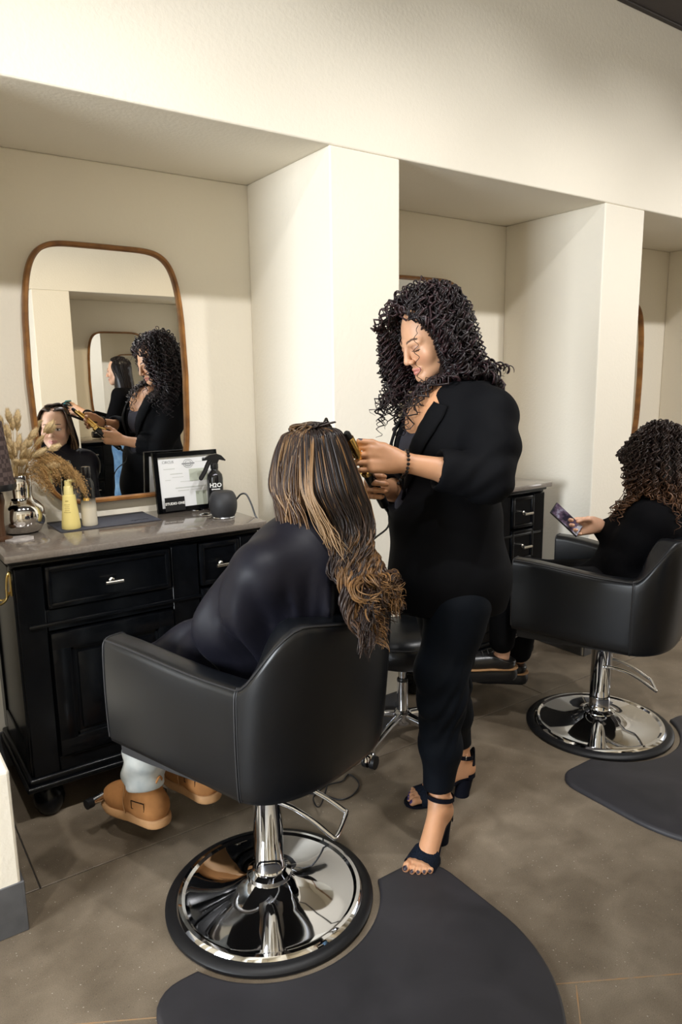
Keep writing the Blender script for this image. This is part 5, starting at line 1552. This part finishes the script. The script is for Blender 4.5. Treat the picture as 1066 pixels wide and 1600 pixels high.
# ------------------------------------------------------------------ the second hairdresser across the corridor, seen in the large mirror
def make_opposite():
    rng = np.random.default_rng(31)
    o0 = V3(2.13, -.62, 0)
    t = thing('person', 'woman with long straight dark hair and blue jeans, reflected in the large mirror', 'person', tuple(o0))
    F = V3(-.82, -.57, 0); Lt, Ft, R = rows(F); Rt = -Lt
    skin = V3(.66, .40, .27)
    headc = o0 + UP * 1.615 + Ft * .06
    HR = frame_from(F, pitch=radians(8))
    W = lambda x, y, z: headc + HR @ V3(x, y, z)
    chest = o0 + UP * 1.28; hips = o0 + UP * .93; neck = o0 + UP * 1.44
    Ls = chest + Lt * .17 + UP * .12; Rs = chest + Rt * .17 + UP * .12
    Lw = chest + Ft * .40 + Lt * .03 - UP * .03; Rw = chest + Ft * .42 + Rt * .06 - UP * .0
    Le = Ls - UP * .27 + Ft * .10 + Lt * .03; Re = Rs - UP * .27 + Ft * .10 + Rt * .03
    hl = hips + Lt * .09; hr = hips + Rt * .09
    kl = hl - UP * .42 + Ft * .03; kr = hr - UP * .42 + Ft * .05; al = kl - UP * .42 - Ft * .03; ar = kr - UP * .42 - Ft * .03
    hd = place(make_head(skin, 'open'), HR, headc)
    core = SDF(o0 + V3(-.75, -.65, -.01), o0 + V3(.55, .55, 1.55), .013)
    core.cone(headc + HR @ V3(0, -.04, -.09), neck, .05, .052, k=.03).cone(neck, chest, .055, .11, k=.05).cone(Ls, Rs, .05, .05, k=.05).cone(chest, hips, .11, .13, k=.05)
    core.chain([Ls, Le, Lw], [.05, .040, .028], k=.03).chain([Rs, Re, Rw], [.05, .040, .028], k=.03).chain([hl, kl, al], [.085, .055, .034], k=.04).chain([hr, kr, ar], [.085, .055, .034], k=.04)
    v, q = core.mesh()
    h1 = hand_mesh(Lw, Ft + Rt * .3 + UP * .1, UP, Lt, skin, [(.6, .8, .5)] * 4, h=.003); h2 = hand_mesh(Rw, Ft + Lt * .2, UP, Rt, skin, [(.5, .6, .4)] * 4, h=.003)
    V, Q, C = join([hd, (v, q, skin), h1, h2]); mesh_np('body', V - o0, Q, M['skin'], t, C)
    s = SDF(o0 + V3(-.6, -.6, .85), o0 + V3(.5, .5, 1.56), .010)
    s.ell(chest, (.175, .13, .19), R, k=.05).cone(chest, hips + UP * .05, .135, .15, k=.06).cone(Ls, neck, .07, .06, k=.05).cone(Rs, neck, .07, .06, k=.05)
    s.chain([Ls, Le, Le * .3 + Lw * .7], [.068, .055, .045], k=.03).chain([Rs, Re, Re * .3 + Rw * .7], [.068, .055, .045], k=.03)
    s.cut(headc - UP * .15, UP)
    v, q = s.mesh(); mesh_np('top', v - o0, q, M['cloth_knit'], t)
    j = SDF(o0 + V3(-.4, -.4, .05), o0 + V3(.4, .4, 1.02), .011)
    j.ell(hips, (.18, .15, .13), R, k=.05).chain([hl, kl, al + UP * .03], [.115, .075, .055], k=.04).chain([hr, kr, ar + UP * .03], [.115, .075, .055], k=.04)
    v, q = j.mesh(); mesh_np('jeans', v - o0, q, M['jeans_blue'], t)
    for a in (al, ar): ankle_shoe(V3(a[0], a[1], 0) - o0 + Ft * .13, F, t, h=.006)
    parts = []
    hs = SDF(headc - .5, headc + .2, .009); Rl = HR.T
    hs.ell(W(0, -.028, .036), (.076, .089, .076), Rl, k=.02).cone(W(0, -.05, 0), headc - UP * .40 - Ft * .10, .070, .060, k=.04).cone(W(0, -.03, 0), headc - UP * .24 - Ft * .05, .080, .072, k=.04)
    hs.ell(W(0, .090, -.03), (.075, .085, .105), Rl, k=.015, op='s')
    v, q = hs.mesh(); parts.append((v, q, V3(.008, .005, .006)))
    for i in range(420):
        a = rng.uniform(-pi, pi); el = rng.uniform(.0, 1.55); x, y, z = cos(el) * sin(a), cos(el) * cos(a), sin(el)
        if y > .35 and z < .8: continue
        root = W(x * .082, -.026 + y * .095, .036 + z * .082)
        sx = np.sign(x) if abs(x) > .01 else 1
        a1 = W(x * .105, min(y, .2) * .09 - .02, -.01); a2 = W(x * .105 + .01 * sx, min(y, .1) * .07 - .04, -.12); e_ = a2 - UP * rng.uniform(.20, .34) - Ft * .02
        wavy_lock(parts, [root, W(x * .098, y * .105 - .02, .036 + z * .075), a1, a2, e_], rng, V3(.008, .005, .006), V3(.03, .016, .010), r=.006, n=26, amp=(.001, .004), start=.5, sides=4)
    V, Q, C = join(parts); mesh_np('hair', V - o0, Q, M['hair'], t, C)
    tp = thing('phone', 'teal phone in the reflected woman’s hands, seen in the large mirror'.replace('’', "'"), 'phone', tuple(Rw + Ft * .10 + UP * .05))
    m = MB(); m.box((0, 0, 0), (.016, .15, .075), .006, rot=Matrix.Rotation(radians(30), 3, 'Z') @ Matrix.Rotation(radians(40), 3, 'Y')); m.build('case', mat('teal_case', (.02, .22, .25), .35), tp)
    m = MB(); m.box((.009, 0, 0), (.004, .03, .03), .001, rot=Matrix.Rotation(radians(30), 3, 'Z') @ Matrix.Rotation(radians(40), 3, 'Y')); m.build('camera_bump', M['black_gloss'], tp)
make_opposite()
# ------------------------------------------------------------------ things on the first cabinet
CT = 0.9645
def text_mesh(name, body, size, m, parent, loc, rot, extrude=0.0004, align='CENTER', bold=0.0):
    cu = bpy.data.curves.new('text_curve', 'FONT'); cu.body = body; cu.size = size; cu.extrude = extrude; cu.align_x = align; cu.offset = bold; cu.resolution_u = 2
    tmp = bpy.data.objects.new('text_tmp', cu); COL.objects.link(tmp)
    dg = bpy.context.evaluated_depsgraph_get(); dg.update()
    me = bpy.data.meshes.new_from_object(tmp.evaluated_get(dg))
    bpy.data.objects.remove(tmp); bpy.data.curves.remove(cu)
    me.materials.clear(); me.materials.append(m)
    o = link(name, me, parent); o.location = loc; o.rotation_euler = rot
    return o
rng = np.random.default_rng(5)
M['silver'] = mat('mercury_silver', (0.78, 0.76, 0.73), 0.07, 1.0, var=0.12, vscale=30, bump=0.10, bscale=22, bdist=0.004)
M['straw'] = mat('dried_straw', (0.52, 0.36, 0.16), 0.85, var=0.3, vscale=60)
M['bunny'] = mat('bunny_tail', (0.62, 0.47, 0.26), 0.95, var=0.25, vscale=120, bump=0.5, bscale=500, bdist=0.002)
M['plume'] = mat('grass_plume', (0.40, 0.24, 0.09), 0.9, var=0.4, vscale=90)
M['white_print'] = mat('white_print', (0.85, 0.85, 0.83), 0.5)
M['paper'] = mat('paper', (0.78, 0.79, 0.80), 0.6)
M['grey_print'] = mat('grey_print', (0.30, 0.31, 0.32), 0.7)
M['pale_print'] = mat('pale_print', (0.55, 0.57, 0.55), 0.7)
va = thing('vase', 'round silver mercury-glass vase holding dried grasses on the first counter', 'vase', (.505, 2.812, CT))
v = MB(); v.lathe([(0, 0), (.055, 0), (.068, .006), (.083, .032), (.0885, .062), (.083, .092), (.066, .112), (.052, .122), (.0475, .135), (.0490, .160), (.0510, .212), (.0495, .213), (.0470, .160), (.0455, .130), (.040, .118), (0, .110)], n=48)
v.build('body', M['silver'], va, angle=60)
dg_ = thing('dried_grass', 'bunch of dried bunny-tail grass and a drooping seed plume in the silver vase', 'dried grass', (.505, 2.812, CT + .11))
stems = MB()
bt = MB(); n_ = 9
bt.lathe([(0.0015, 0), (.006, .004), (.0095, .014), (.0105, .024), (.0085, .036), (.0045, .045), (0, .049)], n=10)
base_v = list(bt.v)
for k in range(150):
    a = rng.uniform(0, 2 * pi); z = rng.uniform(.004, .046); rr = .0100 * sin(pi * min(1, (z + .006) / .054))
    p = Vector((rr * cos(a), rr * sin(a), z)); d = Vector((cos(a) * .5, sin(a) * .5, 1.0)).normalized()
    s1 = d.orthogonal().normalized() * .0007
    bt.add([p - s1, p + s1, p + d * .011], [(0, 1, 2)])
first = None
targets = []
for i in range(46):
    th = rng.uniform(0, 2 * pi); sp = rng.uniform(.01, .12)
    dx, dy = sp * cos(th) - .012, sp * .6 * sin(th) - .02
    h_ = rng.uniform(.13, .30) - .30 * max(0, sp - .05)
    targets.append((dx + .015, dy, h_))
for i, (dx, dy, h_) in enumerate(targets):
    p0 = Vector((rng.uniform(-.03, .03), rng.uniform(-.03, .03), -.09)); p1 = Vector((dx * .25, dy * .25, .10)); p2 = Vector((dx, dy, h_))
    pts = catmull([p0, p1, (p1 + p2) / 2 + Vector((-dx * .08, 0, .012)), p2], 4)
    stems.tube(pts, .0011, 4)
    d = (pts[-1] - pts[-3]).normalized() + Vector((dx * 1.2, dy, 0)); q = Vector((0, 0, 1)).rotation_difference(d)
    if first is None: o = first = bt.build('bunny_tail', M['bunny'], dg_, angle=60)
    else: o = first.copy(); COL.objects.link(o)
    o.location = p2; o.rotation_mode = 'QUATERNION'; o.rotation_quaternion = q @ Quaternion((0, 0, 1), rng.uniform(0, 6.28)); sc = rng.uniform(.75, 1.15); o.scale = (sc, sc, sc * rng.uniform(.9, 1.35))
so = stems.build('stems', M['straw'], dg_, normals=False); so['kind'] = 'stuff'
# drooping seed plume on the right, many thin drooping sprays
pl = MB()
for i in range(420):
    t0 = rng.uniform(.0, 1.0)
    ax = spline([(0.02, -.02, .09), (.05, -.04, .16), (.10, -.055, .175), (.150, -.07, .140), (.185, -.08, .09)], 40)
    k = int(t0 * 39); p = ax[k] + rng.normal(0, .006, 3)
    dirn = V3(.55 + .3 * rng.random(), -.15 + .3 * rng.normal(), -.15 - .75 * t0)
    L_ = rng.uniform(.05, .09) * (1.15 - .3 * t0)
    e_ = p + unit(dirn) * L_ + V3(0, 0, -.045 * rng.random() - .01)
    P = spline([p, (p + e_) / 2 + V3(.004, 0, .012), e_], 7)
    for j in range(1, 7):
        for _ in range(2):
            q = P[j] + rng.normal(0, .0018, 3); d = unit(P[j] - P[j - 1] + rng.normal(0, .004, 3)) * .0065; s1 = unit(np.cross(d, rng.normal(0, 1, 3))) * .0011
            pl.add([q - d * .5, q + s1, q + d * .5, q - s1], [(0, 1, 2, 3)])
    pl.add(*[list(x) for x in [[P[0] - V3(.0005, 0, 0), P[0] + V3(.0005, 0, 0), P[3] + V3(.0005, 0, 0), P[6], P[3] - V3(.0005, 0, 0)], [(0, 1, 2, 3, 4)]]])
po = pl.build('seed_plume', M['plume'], dg_, smooth=False, normals=False); po['kind'] = 'stuff'; part(po, 'brown drooping seed plume')
bl = MB()
for x1, z1, y1 in ((.165, .175, -.09), (.155, .205, -.08), (.13, .225, -.07), (.175, .150, -.10)):
    P = spline([(0.0, -.01, .0), (.04, -.03, .15), (.10, -.06, z1 + .03), (x1, y1, z1)], 14); w = .0030 * np.sin(np.linspace(.3, pi, 14))
    vv = []; 
    for p, ww in zip(P, w): vv += [p + V3(0, ww, 0), p - V3(0, ww, 0)]
    bl.add(vv, [(2 * i, 2 * i + 1, 2 * i + 3, 2 * i + 2) for i in range(13)])
bo = bl.build('blades', M['straw'], dg_, normals=False); bo['kind'] = 'stuff'
# table lamp at the left edge: only the shade's right slope is in the photo
la = thing('table_lamp', 'brown checked lampshade with black rim at the left edge, beside the vase', 'lamp', (.418, 2.700, CT))
def check_mat():
    m = bpy.data.materials.new('checked_fabric'); m.use_nodes = True
    N, L = nodes(m); b = N['Principled BSDF']; b.inputs['Roughness'].default_value = .8
    uv = N.new('ShaderNodeTexCoord'); c = N.new('ShaderNodeTexChecker'); c.inputs['Scale'].default_value = 66
    c.inputs['Color1'].default_value = (.040, .024, .022, 1); c.inputs['Color2'].default_value = (.095, .065, .060, 1)
    L.new(uv.outputs['Object'], c.inputs['Vector']); L.new(c.outputs['Color'], b.inputs['Base Color']); return m
m = MB(); m.lathe([(.060, .195), (.036, .415), (.034, .415), (.058, .195)], n=40); m.f = m.f; m.build('shade', check_mat(), la)
m = MB(); m.lathe([(.0615, .178), (.0625, .186), (.0615, .200), (.057, .200), (.057, .178)], n=40); m.build('rim', M['black_plastic'], la)
m = MB(); m.lathe([(0, 0), (.036, 0), (.036, .008), (.016, .016), (.013, .06), (.016, .10), (.022, .14), (.018, .165), (.008, .172), (.008, .24), (0, .24)], n=32); part(m.build('base', mat('brown_ceramic', (.075, .034, .016), .3), la), 'slim brown lamp base')
# hexagonal coaster
m = MB(); m.prism([(.050 * cos(a), .050 * sin(a) * .95) for a in np.linspace(0, 2 * pi, 9)[:-1] + .2], 0, .006, .0015)
o = m.build('coaster', mat('marble_coaster', (.52, .48, .46), .15, var=.3, vscale=30)); o.location = (.470, 2.668, CT); tag(o, 'pale octagonal stone coaster in front of the silver vase', 'coaster')
# heat mat
hm = thing('heat_mat', 'dark blue-grey flat heat mat lying on the counter under two bottles', 'mat', (.81, 2.808, CT))
m = MB(); m.box((0, 0, .0015), (.385, .222, .003), .001, seg=1); m.build('sheet', mat('silicone', (.030, .034, .052), .55), hm)
m = MB(); m.box((0, .097, .0035), (.385, .026, .0022), .001, seg=1); m.build('rear_strip', M['black_rubberised'], hm)
m = MB(); pts = [Vector((.085 + .0024 * i + .002 * sin(i * 2.1), -.062 + .006 * sin(i * 1.7) + .004 * sin(i * .6), .0034)) for i in range(30)]
m.tube(catmull(pts, 3), .0007, 4); m.build('script_mark', M['black_plastic'], hm)
# yellow pump bottle
yb = thing('pump_bottle', 'pale yellow conical pump bottle standing on the dark heat mat', 'bottle', (.668, 2.748, CT + .003))
M['yellow'] = mat('yellow_plastic', (.80, .66, .24), .35); M['yellow2'] = mat('yellow_cap', (.84, .72, .30), .4)
m = MB(); m.lathe([(0, 0), (.033, 0), (.0345, .003), (.0335, .02), (.0235, .122), (.022, .126), (.015, .128), (0, .128)], n=40); m.build('body', M['yellow'], yb)
m = MB(); m.lathe([(.0165, .126), (.0175, .127), (.0165, .158), (.0150, .160), (0, .160)], n=32); m.build('collar', M['yellow2'], yb)
m = MB(); m.lathe([(.0125, .158), (.0125, .178), (.0115, .181), (0, .181)], n=24); m.tube([(.0, -.002, .180), (.020, -.010, .181), (.034, -.016, .178)], [.0075, .0065, .004], 10); m.build('pump_head', M['yellow2'], yb)
for k, (w, z) in enumerate(((.012, .105), (.022, .092), (.018, .085), (.020, .078), (.018, .071), (.026, .064))):
    rr = .0335 - (.0335 - .0235) * (z - .02) / .102 + .0003
    m = MB(); n = 7; vv = []
    for i in range(n):
        a = radians(-125) + (i / (n - 1) - .5) * w / rr
        vv += [(rr * cos(a), rr * sin(a), z), (rr * cos(a), rr * sin(a), z + (.0035 if k == 0 else .0018))]
    m.add(vv, [(2 * i, 2 * i + 2, 2 * i + 3, 2 * i + 1) for i in range(n - 1)]); m.build('print_line', mat('yellow_print', (.45, .34, .10), .6) if k == 0 else bpy.data.materials['yellow_print'], yb)
# black-to-cream spray bottle
bb = thing('spray_bottle', 'slim bottle fading from black to cream, on the dark heat mat', 'bottle', (.742, 2.768, CT + .003))
def fade_mat():
    m = bpy.data.materials.new('fade_lacquer'); m.use_nodes = True
    N, L = nodes(m); b = N['Principled BSDF']; b.inputs['Roughness'].default_value = .15
    g = N.new('ShaderNodeTexCoord'); s_ = N.new('ShaderNodeSeparateXYZ'); r = N.new('ShaderNodeValToRGB'); e = r.color_ramp.elements
    e[0].position = .36; e[0].color = (.62, .56, .44, 1); e[1].position = .58; e[1].color = (.010, .010, .010, 1)
    L.new(g.outputs['Generated'], s_.inputs['Vector']); L.new(s_.outputs['Z'], r.inputs['Fac']); L.new(r.outputs['Color'], b.inputs['Base Color']); return m
m = MB(); m.lathe([(0, 0), (.029, 0), (.0305, .004), (.0295, .02), (.0262, .150), (.0235, .166), (.0170, .178), (.0155, .184), (0, .184)], n=40); m.build('body', fade_mat(), bb)
m = MB(); m.lathe([(.0165, .182), (.0175, .184), (.0170, .222), (.0155, .225), (0, .225)], n=32); m.build('cap', M['black_gloss'], bb)
m = MB(); rr = .0276; vv = []
for i in range(9):
    a = radians(-118) + (i / 8 - .5) * .85
    vv += [(rr * cos(a) * 1.005, rr * sin(a) * 1.005, .098), (rr * cos(a) * .985, rr * sin(a) * .985, .109)]
m.add(vv, [(2 * i, 2 * i + 2, 2 * i + 3, 2 * i + 1) for i in range(8)]); m.build('gold_label', M['gold'], bb)
for z in (.148, .138, .130):
    m = MB(); rr = .0266; vv = []
    for i in range(5):
        a = radians(-118) + (i / 4 - .5) * .4
        vv += [(rr * cos(a), rr * sin(a), z), (rr * cos(a) * .995, rr * sin(a) * .995, z + .003)]
    m.add(vv, [(2 * i, 2 * i + 2, 2 * i + 3, 2 * i + 1) for i in range(4)]); m.build('print_line', M['gold'], bb)
# framed certificate leaning on the wall
cf = thing('certificate_frame', 'black framed certificate leaning on the niche wall at the right of the counter', 'picture frame', (1.182, 2.832, CT))
cf.rotation_euler = (radians(-7.5), 0, radians(1))
fwid, fht = .290, .252
m = MB(); w = .016
for x0, x1, z0, z1 in ((-fwid / 2, fwid / 2, 0, w * 1.25), (-fwid / 2, fwid / 2, fht - w * 1.25, fht), (-fwid / 2, -fwid / 2 + w * 1.3, 0, fht), (fwid / 2 - w, fwid / 2, 0, fht)):
    m.box(((x0 + x1) / 2, 0, (z0 + z1) / 2), (x1 - x0, .018, z1 - z0), .002, seg=1)
m.build('frame', M['black_paint'], cf)
m = MB(); m.box((0, .004, fht / 2), (fwid - .02, .003, fht - .02)); m.build('document', M['paper'], cf, smooth=False)
def bar(x, z, w_, h_, mt=None, nm='printed_line'):
    m = MB(); m.box((x, .0022, z), (w_, .0006, h_)); m.build(nm, mt or M['pale_print'], cf, smooth=False)
text_mesh('heading', 'CIRCUS', .015, M['grey_print'], cf, (-.078, .0018, .206), (pi / 2, 0, 0))
for x, z, w_, h_ in ((-.075, .182, .05, .003), (-.045, .160, .055, .0035), (-.04, .146, .05, .002), (-.085, .136, .025, .002), (.02, .125, .10, .002), (.015, .100, .14, .0045), (-.02, .088, .05, .003), (.07, .205, .05, .002), (.04, .088, .05, .002)): bar(x, z, w_, h_)
bar(.055, .150, .085, .052, mat('pale_green_print', (.50, .54, .46), .7), 'printed_photo')
bar(.058, .045, .05, .07, bpy.data.materials['pale_green_print'], 'printed_stamp')
m = MB(); m.tube([(.022 * cos(a) + .012, .0018, .200 + .018 * sin(a)) for a in np.linspace(0, 2 * pi, 25)[:-1]], .0010, 4, closed=True)
m.tube([(.014 * cos(a) + .012, .0018, .200 + .012 * sin(a)) for a in np.linspace(0, 2 * pi, 17)[:-1]], .0010, 4, closed=True)
m.box((.012, .0018, .200), (.058, .0008, .006)); m.box((.012, .0018, .192), (.030, .0008, .003)); so = m.build('seal_emblem', M['grey_print'], cf); so['kind'] = 'stuff'
bc = thing('business_card', 'small black card with white lettering leaning on the framed certificate', 'card', (1.112, 2.819, CT + .004))
bc.rotation_euler = (radians(-8), 0, radians(1))
m = MB(); m.box((0, 0, .0325), (.088, .0012, .057), 0); m.build('card', M['black_plastic'], bc, smooth=False)
text_mesh('lettering', 'STUDIO ONE', .0145, M['white_print'], bc, (0, -.0008, .030), (pi / 2, 0, 0), bold=.0004)
# trigger spray bottle
sb = thing('water_spray_bottle', 'black trigger spray bottle with white letters before the framed certificate', 'spray bottle', (1.276, 2.778, CT))
sb.rotation_euler = (0, 0, radians(-14))
m = MB(); m.lathe([(0, 0), (.032, 0), (.034, .003), (.034, .135), (.031, .152), (.022, .164), (.015, .170), (.0135, .178), (0, .178)], n=40); m.build('body', M['black_gloss'], sb)
m = MB(); m.lathe([(.0155, .176), (.0165, .178), (.0165, .196), (.0125, .200), (0, .200)], n=24); m.build('collar', M['black_plastic'], sb)
hd_ = MB()
pr_ = [(-.040, .222), (-.020, .236), (.010, .240), (.030, .232), (.048, .212), (.046, .208), (.020, .214), (.012, .198), (-.012, .198), (-.016, .212), (-.040, .214)]
vv = [(x, y, z) for y in (-.010, .010) for x, z in pr_]; k = len(pr_)
hd_.add(vv, [tuple(range(k)), tuple(range(2 * k - 1, k - 1, -1))] + [(i, k + i, k + (i + 1) % k, (i + 1) % k) for i in range(k)]); hd_.tube([(-.038, 0, .219), (-.050, 0, .219)], .007, 12)
hd_.build('spray_head', M['black_plastic'], sb, angle=30)
tg = MB(); tg.tube(catmull([(-.018, 0, .212), (-.030, 0, .190), (-.040, 0, .168), (-.056, 0, .142), (-.064, 0, .132)], 5), [.0075] * 18 + [.006, .005, .004], 8, flat=1.5); tg.build('trigger', M['black_plastic'], sb)
txt = text_mesh('lettering', 'H2O', .025, M['white_print'], sb, (-.004, -.0345, .102), (pi / 2, 0, radians(0)), bold=.0006)
bar_ = MB(); bar_.box((-.004, -.0342, .093), (.036, .0008, .004)); bar_.build('print_line', M['white_print'], sb)
# small black rounded device with its cable
dv = thing('hot_tool_holder', 'small black rounded box with a cable on the right end of the counter', 'device', (1.222, 2.592, CT))
dv.rotation_euler = (0, 0, radians(-20))
s = SDF((-.075, -.075, -.002), (.075, .075, .125), .003)
s.cone((0, 0, .030), (0, 0, .075), .046, .046, k=.01, flat=None); s.ell((0, 0, .056), (.054, .052, .062), k=.02); s.ell((.006, -.03, .058), (.040, .030, .042), k=.01)
s.cut((0, 0, .108), (0, 0, 1), .006); s.cut((0, 0, .006), (0, 0, -1), .002)
v_, q_ = s.mesh(); mesh_np('body', v_, q_, M['black_rubberised'], dv)
m = MB(); m.lathe([(0, 0), (.044, 0), (.046, .003), (.044, .007), (0, .007)], n=32); part(m.build('foot_ring', M['steel'], dv), 'metal foot ring')
m = MB(); Rz = Matrix.Rotation(radians(20), 3, 'Z'); D0 = Vector((1.222, 2.592, CT))
cpt = [(1.262, 2.592, CT + .050), (1.282, 2.590, CT + .070), (1.300, 2.585, CT + .088), (1.318, 2.575, CT + .086), (1.328, 2.555, CT + .050), (1.334, 2.535, CT + .005), (1.339, 2.520, CT - .02), (1.343, 2.516, CT - .09), (1.350, 2.53, CT - .20), (1.40, 2.62, CT - .55), (1.44, 2.80, .012), (1.46, 2.88, .006)]
m.tube(catmull([Rz @ (Vector(p) - D0) for p in cpt], 6), .0036, 8); m.build('cable', M['black_plastic'], dv)
# two metal cable rings set in the stone
ring0 = None
for lx, ly, lb in ((1.208, 2.815, 'chrome cable ring in the counter, farther one in front of the certificate'), (1.150, 2.700, 'chrome cable ring in the counter, nearer one beside the black box')):
    m = MB(); m.lathe([(.020, 0), (.027, 0), (.028, .002), (.025, .0045), (.021, .004), (.020, .002)], n=32); m.f = m.f[:-2]
    m.lathe([(0, .001), (.0205, .001)], n=32)
    if lb.endswith('box'): lx, ly = 1.190, 2.690
    o = m.build('cable_ring', M['chrome']); o.location = (lx, ly, CT); tag(o, lb, 'ring', 'cable rings')
# a ring on the second cabinet top
m = MB(); m.lathe([(.020, 0), (.027, 0), (.028, .002), (.025, .0045), (.021, .004), (.020, .002)], n=32); m.f = m.f[:-2]; m.lathe([(0, .001), (.0205, .001)], n=32)
o = m.build('cable_ring', M['chrome']); o.location = (2.74, 2.66, CT); tag(o, 'chrome cable ring on the second cabinet top beside the standing woman', 'ring', 'cable rings')
# hair dryer on the opposite counter, seen in the large mirror
hdry = thing('hair_dryer', 'black hair dryer lying on the opposite counter, seen in the mirror', 'hair dryer', (2.12, -1.42, CT))
m = MB(); m.lathe([(0, -.09), (.030, -.09), (.036, -.06), (.040, .0), (.038, .05), (.026, .085), (.026, .14), (0, .14)], (0, 0, .042), 24, rot=Matrix.Rotation(pi / 2, 3, 'Y')); m.build('barrel', M['black_gloss'], hdry)
m = MB(); m.tube([(-.02, .02, .035), (-.03, .10, .025), (-.035, .16, .020)], [.020, .017, .015], 14); m.build('handle', M['black_gloss'], hdry)

# ------------------------------------------------------------------ rolling stool behind the hairdresser
stl = thing('rolling_stool', 'black cushioned rolling stool on chrome legs behind the first chair', 'stool', (1.822, 2.190, 0), radians(25))
m = MB(); m.lathe([(0, .352), (.150, .352), (.170, .362), (.186, .395), (.192, .430), (.186, .462), (.160, .486), (.10, .500), (0, .506)], n=48); m.build('seat', M['leather'], stl, angle=60)
m = MB(); m.tube([(.187 * cos(a), .187 * sin(a), .452) for a in np.linspace(0, 2 * pi, 49)[:-1]], .004, 6, closed=True); m.build('piping', M['stitch'], stl)
m = MB(); m.lathe([(0, .25), (.0145, .25), (.0145, .345), (.05, .347), (.05, .353), (0, .353)], n=24); m.build('gas_piston', M['steel'], stl)
m = MB(); m.lathe([(0, .262), (.022, .262), (.024, .255), (.022, .248), (0, .248)], n=24); m.build('piston_collar', M['black_plastic'], stl)
m = MB(); m.lathe([(0, .06), (.026, .06), (.026, .12), (.0235, .122), (.0235, .250), (0, .250)], n=28); m.build('column', M['chrome'], stl)
m = MB(); m.lathe([(0, .058), (.030, .058), (.038, .075), (.038, .112), (.030, .120), (0, .120)], n=28); m.build('hub', M['chrome'], stl)
arm = None
for k in range(5):
    Rk = Matrix.Rotation(2 * pi * k / 5 + pi, 4, 'Z')
    m = MB(); m.tube([(.02, 0, .098), (.12, 0, .094), (.22, 0, .080), (.280, 0, .072)], [.021, .018, .014, .011], 10, flat=.8)
    m.lathe([(0, .06), (.012, .06), (.012, .083), (0, .083)], (.280, 0, 0), 12); m.xform(Rk); lg = m.build('leg', M['chrome'], stl)
    m = MB(); m.tube([(.295, -.026, .027), (.295, -.006, .027)], .0265, 20); m.tube([(.295, .006, .027), (.295, .026, .027)], .0265, 20); m.tube([(.295, -.006, .027), (.295, .006, .027)], .010, 10)
    m.xform(Rk); m.build('caster', M['rubber'], lg)
    m = MB()
    hp = [Vector((.293 + .030 * cos(a), 0, .029 + .030 * sin(a))) for a in np.linspace(.2, 2.6, 9)]
    for sy in (-1,):
        m.tube(hp, .010, 8, flat=1.6)
    m.xform(Rk); m.build('caster_hood', M['chrome'], lg)
